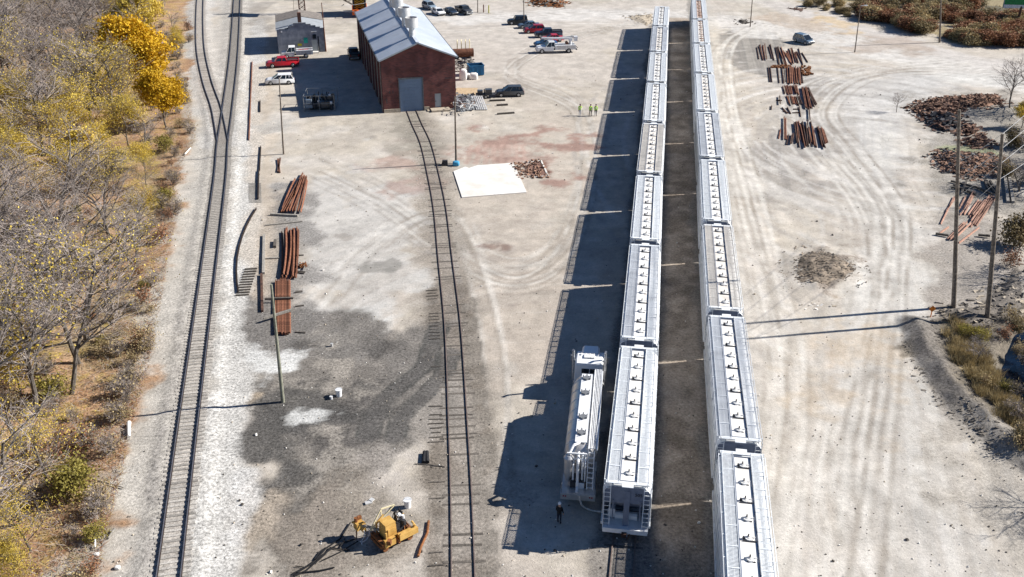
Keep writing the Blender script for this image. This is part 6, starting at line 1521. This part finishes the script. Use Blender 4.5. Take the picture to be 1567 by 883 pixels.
LB = 'bare grey tree in the wood left of the tracks'; LY = 'bare-branched tree with sparse yellow leaves in the wood left of the tracks'; LO = 'leafy olive yellow tree in the wood left of the tracks'
PB = [tree_proto('bare_tree', 10 + i, h, sp, 0, None, 0, LB, 'tree', FG, kids=k, multi=m) for i, (h, sp, k, m) in enumerate(((15, .85, (11, 8, 7, 7), 1), (13, 1.0, (10, 8, 7, 7), 1), (12, .9, (8, 7, 6, 6), 2)))]
PY = [tree_proto('autumn_tree', 20 + i, h, .8, lv, 'leaf_yellow', .13, LY, 'tree', FG, kids=(10, 8, 7, 6)) for i, (h, lv) in enumerate(((13.5, 1300), (11.5, 2600), (8.5, 7500)))]
PO = [tree_proto('autumn_tree', 30 + i, h, .8, lv, 'leaf_yellow', .14, LO, 'tree', FG, kids=(8, 7, 5, 4), lf_spread=.6) for i, (h, lv) in enumerate(((8, 6000), (7, 4500)))]
PG = tree_proto('golden_tree', 41, 10.5, .75, 15000, 'leaf_gold', .26, 'dense golden yellow tree at the edge of the wood', 'tree', None, kids=(9, 7, 5, 3), lf_spread=.55, start=.15)
PGY = tree_proto('golden_tree', 43, 10.5, .8, 9000, 'leaf_yellow', .24, 'bright yellow tree behind the golden one', 'tree', None, kids=(9, 7, 5, 3), lf_spread=.6, start=.15)
used = set()
def put(proto, loc, rz, s_, label=None, group=None):
    if proto.name not in used:
        used.add(proto.name); proto.location = loc; proto.rotation_euler = (0, 0, rz); proto.scale = s_ if hasattr(s_, '__len__') else (s_,) * 3
        if label: proto['label'] = label
        if group: proto['group'] = group
        return proto
    return copy_tree(proto, loc, rz, label, group, s_)
edge = [G(x, y) for x, y in FOREST_EDGE]
def edge_x(Y):
    for a, b in zip(edge, edge[1:]):
        if min(a.y, b.y) <= Y <= max(a.y, b.y): return a.x + (b.x - a.x) * (Y - a.y) / (b.y - a.y)
    return -30
rt_ = random.Random(77); placed = []
for (x, y, pr, s_, rz, lab) in ((228, 150, PG, 1.15, .5, 'large golden yellow tree at the edge of the wood beside the far track'), (254, 195, PG, .8, 2.2, 'smaller golden tree in front of the large golden one'), (212, 80, PGY, 1.1, 1, 'bright yellow tree above the golden one at the wood edge'),
                                 (196, 128, PG, .95, 3.4, 'golden tree left of the largest golden one'), (228, 45, PGY, .75, 4, 'small bright yellow tree farthest up the wood edge'), (128, 290, PGY, .7, 2, 'yellow green tree halfway down the wood')):
    p = G(x, y); put(pr, (p.x, p.y, 0), rz, s_, lab, 'golden trees in the wood'); placed.append((p.x, p.y, 7.5))
tp = G(208, 408); put(PB[2], (tp.x, tp.y, 0), .4, .75, 'slim bare tree clump standing in front at the wood edge'); placed.append((tp.x, tp.y, 3))
tp = G(40, 690); put(PB[1], (tp.x, tp.y, 0), 1.0, 1.05, 'dark crooked bare tree near the lower left corner'); placed.append((tp.x, tp.y, 4))
tries = 0; cnt = 0
while cnt < 285 and tries < 20000:
    tries += 1; Y = 36 + 232 * rt_.random() ** 1.6; ex = edge_x(Y); lim = -(.56 * Y + 18); inset = 2.0 if Y > 95 else 3.5; X = ex - inset - rt_.random() * max(1, (ex - inset - lim))
    if X < lim: continue
    sp = 3.3 if Y < 90 else 4.0
    if any((X - a) ** 2 + (Y - b) ** 2 < (sp if r < 3.5 else r) ** 2 for a, b, r in placed): continue
    placed.append((X, Y, sp)); cnt += 1; u = rt_.random(); near_edge = ex - X < 5
    yel = fbm(np.array([X]), np.array([Y]), 14, 2, 200)[0]
    s_ = rt_.uniform(.7, 1.1) * (.62 if near_edge else 1)
    if Y > 130 and ex - X > 16: yel -= .08
    if yel > .48 and u < .58: pr = rt_.choice((PY[2], PY[2], PY[1], PY[1], PO[0], PO[1])); s_ *= .85
    elif u < .80: pr = rt_.choice(PB)
    else: pr = rt_.choice(PY[:2])
    put(pr, (X, Y, 0), rt_.random() * 6.28, s_)
# shrubs
SG = 'low shrubs of the wood floor'
PS = [tree_proto('shrub', 60 + i, 2.6, 1.0, lv, lm, .13, lb, 'shrub', SG, kids=(9, 6, 5) if lv > 130 else (14, 9, 7), twm='twig_brown' if lv > 130 else 'twig', lf_spread=.28, start=.05, multi=3, tw=.012) for i, (lv, lm, lb) in enumerate(((500, 'leaf_tan', 'dry tan shrub on the wood floor'), (1400, 'leaf_olive', 'yellow green shrub on the wood floor'), (400, 'leaf_russet', 'russet brown shrub on the wood floor'), (120, 'leaf_tan', 'leafless twiggy brush on the wood floor')))]
for k in range(210):
    Y = 42 + 170 * rt_.random() ** 1.4; ex = edge_x(Y); X = ex + .3 - rt_.random() ** 1.6 * 16
    put(rt_.choice((PS[0], PS[0], PS[0], PS[3], PS[3], PS[3], PS[3], PS[3], PS[2], PS[2], PS[2], PS[1]) if k % 3 else (PS[3],)), (X, Y, 0), rt_.random() * 6.28, rt_.uniform(.4, 1.0))
for (x, y, s_) in ((105, 760, 1.2), (120, 740, .8)): p = G(x, y); put(PS[1], (p.x, p.y, 0), x, s_, 'round green shrub near the lower left, ' + ('larger' if s_ > 1 else 'smaller') + ' of two')
# far right bushes
RB = 'bushes along the far right road'
PR = tree_proto('bush', 71, 3.4, 1.0, 4200, 'leaf_russet', .2, 'russet bush in the far right thicket', 'bush', RB, kids=(9, 7, 5), twm='twig_brown', lf_spread=.45, start=.05, multi=3)
PT = tree_proto('bush', 72, 3.2, 1.0, 3800, 'leaf_tan', .2, 'tan yellow bush in the far right thicket', 'bush', RB, kids=(9, 7, 5), twm='twig_brown', lf_spread=.45, start=.05, multi=3)
mat('leaf_umber', (0.17, 0.12, 0.06), .8, 0, .35, 1.3, (0.30, 0.24, 0.12), .7, rnd=.2, trans=.2)
PD = tree_proto('bush', 73, 4.0, 1.0, 2000, 'leaf_umber', .2, 'dull brown bush in the far right thicket', 'bush', RB, kids=(9, 7, 5), twm='twig_brown', lf_spread=.5, start=.05, multi=3)
for k in range(230):
    x = 1235 + rt_.random() * 420; lo_y = 8 + (x - 1235) * .245; y = lo_y - rt_.random() ** 1.3 * 60 - (0 if x > 1330 else -3)
    if y > 70: y = 70 - rt_.random() * 20
    if x < 1320: pr = PT if rt_.random() < .8 else PD; s_ = rt_.uniform(.35, .7)
    else: pr = rt_.choice((PR, PR, PR, PT, PT, PD)); s_ = rt_.uniform(.6, 1.15)
    if 1440 < x and y < 18: pr = rt_.choice((PD, PR, PR)); s_ *= 1.2
    p = G(x, y); put(pr, (p.x, p.y, 0), rt_.random() * 6.28, (s_ * 1.2, s_ * 1.2, s_ * .85))
# thicket by the scrap yard
TG = 'bare thicket at the right edge'
for k in range(26):
    x = rt_.uniform(1530, 1640); y = rt_.uniform(170, 330)
    if x < 1550 and y > 300: continue
    p = G(x + 6, y + 15); put(rt_.choice((PD, PB[2], PR)), (p.x, p.y, 0), rt_.random() * 6.28, rt_.uniform(.32, .5) if k % 3 == 1 else rt_.uniform(.6, 1.0), 'brown leafless bush in the thicket at the right edge', TG)
for i, (x, y, s_) in enumerate(((1545, 165, .55), (1566, 160, .8), (1590, 175, .9))): p = G(x, y); put(PB[i % 3], (p.x, p.y, 0), i * 2, s_, ['smallest', 'middle', 'right-hand'][i] + ' bare tree behind the rusty scrap heap', TG)
p = G(1563, 196); put(PGY, (p.x, p.y, 0), 2.5, .38, 'small yellow-leaved tree right of the scrap heap', TG)
for i, (x, y, s_, rz) in enumerate(((1650, 425, .6, 0), (1690, 745, .65, 2), (1660, 600, .5, 4), (1640, 300, .6, 5))): p = G(x, y); put(PB[i % 3], (p.x, p.y, 0), rz, s_, 'bare tree just outside the right edge', 'bare trees right of the yard')
# pond-side plants
PGs = MB(); rr = random.Random(5)
def tussock(mb, c_, n, h, r):
    for k in range(n):
        a = rr.random() * 6.28; d = rr.random() * r; b = c_ + Vector((math.cos(a) * d, math.sin(a) * d, -.05)); t_ = b + Vector((rr.gauss(0, .25), rr.gauss(0, .25), h * rr.uniform(.5, 1.1)))
        s_ = Vector((math.cos(a + 1.5) * .03, math.sin(a + 1.5) * .03, 0)); n_ = len(mb.v); mb.v += [tuple(b - s_), tuple(b + s_), tuple(t_)]; mb.f.append((n_, n_ + 1, n_ + 2)); mb.m.append(0)
for k in range(75):
    u = rr.random(); p = G(1462, 500).lerp(G(1555, 650), u) + Vector((rr.gauss(0, .9), rr.gauss(0, .9), .1)); tussock(PGs, p, 150, .75, .7)
tag(PGs.build('dry_grass', M['leaf_tan']), 'dry yellow grass along the pond bank', 'grass', kind='stuff')
BP = 'bushes on the pond bank'
for i, (x, y, s_, pr, lb) in enumerate(((1478, 515, .5, PS[1], 'green bush at the top of the pond bank'), (1500, 520, .55, PS[1], 'green bush right of the first on the pond bank'), (1505, 590, .6, PS[0], 'dry bush at the pond corner'), (1535, 600, .45, PS[1], 'yellow green sapling bush at the pond edge'), (1552, 645, .8, PS[3], 'grey leafless brush below the pond'), (1566, 672, .6, PS[0], 'brown bush at the lower pond edge'), (1565, 690, .8, PS[0], 'dry bush lowest at the right edge'), (1490, 555, .45, PB[2], 'pale dead sapling standing over the pond'), (1545, 405, .9, PS[2], 'brown bush right of the slanting rail stack'), (1560, 380, 1.0, PD, 'large brown bush at the right edge by the logs'))):
    p = G(x, y); put(pr, (p.x, p.y, 0), i * 1.3, s_ * (.55 if pr is PB[2] else 1), lb, BP)
for k in range(34):
    u = rt_.random(); p = G(1500, 492).lerp(G(1600, 690), u) + Vector((rt_.uniform(-1.5, 5), rt_.uniform(-1, 1), 0))
    put(rt_.choice((PS[3], PS[3], PS[0], PS[2], PD)), (p.x, p.y, -.1), rt_.random() * 6.28, rt_.uniform(.35, .7), 'straggly brown brush round the pond', 'brush round the pond')
p = G(1372, 172); put(PB[0], (p.x, p.y, 0), 0, .22, 'faint leafless sapling alone on the open gravel')
# litter stems on the wood floor and scattered sticks
mb = MB(); rr = random.Random(12)
for k in range(42000):
    Y = 42 + 120 * rr.random() ** 1.6; ex = edge_x(Y); X = ex + .8 - rr.random() ** 1.5 * 26; a = rr.random() * 6.28; L = rr.uniform(.2, .8); z = rr.uniform(.02, .25)
    d = Vector((math.cos(a), math.sin(a), rr.uniform(-.1, .5))) * L; s_ = Vector((-math.sin(a), math.cos(a), 0)) * rr.uniform(.012, .035); b = Vector((X, Y, z)); n_ = len(mb.v)
    mb.v += [tuple(b - s_), tuple(b + s_), tuple(b + d)]; mb.f.append((n_, n_ + 1, n_ + 2)); mb.m.append(rr.randrange(3))
tag(mb.build('undergrowth', [M['leaf_tan'], M['twig'], M['leaf_russet']]), 'dry stalks and fallen twigs covering the wood floor', 'undergrowth', kind='stuff')
def stick(a, b, r, m, label, name='log'):
    q = MB(); A_, B_ = G(*a), G(*b); C0 = (A_ + B_) / 2; q.tube(A_ - C0, B_ - C0, r, r * .7, 8); o = q.build(name, M[m]); o.location = (C0.x, C0.y, r + .05); tag(o, label, 'log' if name == 'log' else 'branch')
stick((198, 650), (198, 672), .18, 'bag_white', 'short pale upright log at the wood edge by the pole shadow')
stick((140, 734), (190, 748), .07, 'plank_grey', 'long pale fallen branch near the green shrubs', 'branch_or_shadow')
stick((283, 238), (292, 228), .12, 'bag_white', 'white plank lying by the track switch')
stick((176, 812), (166, 826), .1, 'plank_grey', 'pale broken branch near the lower left ballast', 'branch_or_shadow')
stick((130, 838), (150, 828), .06, 'plank_grey', 'thin branch crossing the orange tipped marker', 'branch_or_shadow')
q = thing('marker_post', G(146, 841), 0, 'fallen white marker post with an orange tip, lower left', 'marker post'); m_ = MB(); m_.tube((0, 0, .15), (-.35, 1.1, .5), .06); m_.build('post', M['white_steel'], q); m_ = MB(); m_.tube((-.35, 1.1, .5), (-.47, 1.45, .62), .065); m_.build('tip', M['hazard_red'], q)
for i, (x, y) in enumerate(((148, 850), (180, 870), (106, 880))): bag((x, y), (.35, .3, .2), ['white scrap of litter below the marker post', 'white litter scrap by the lower ballast edge', 'white litter at the bottom left edge'][i])
# scattered stones on the yard
mb = MB(); rr = random.Random(99)
for k in range(3800):
    x = rr.uniform(-45, 62); y = 46 + 130 * rr.random() ** 1.7
    if x < edge_x(y) + 1: continue
    s_ = rr.uniform(.03, .10) * (1 if rr.random() < .95 else 2); mb.box((x, y, s_ * .3), (s_ * 1.4, s_, s_ * .8), rr.randrange(3), Euler((rr.random(), rr.random(), rr.random() * 6)).to_matrix(), taper=(.6, .6))
tag(mb.build('loose_stones', [M['stone'], M['slab'], M['tie_dark']]), 'loose stones scattered over the yard', 'stones', kind='stuff')
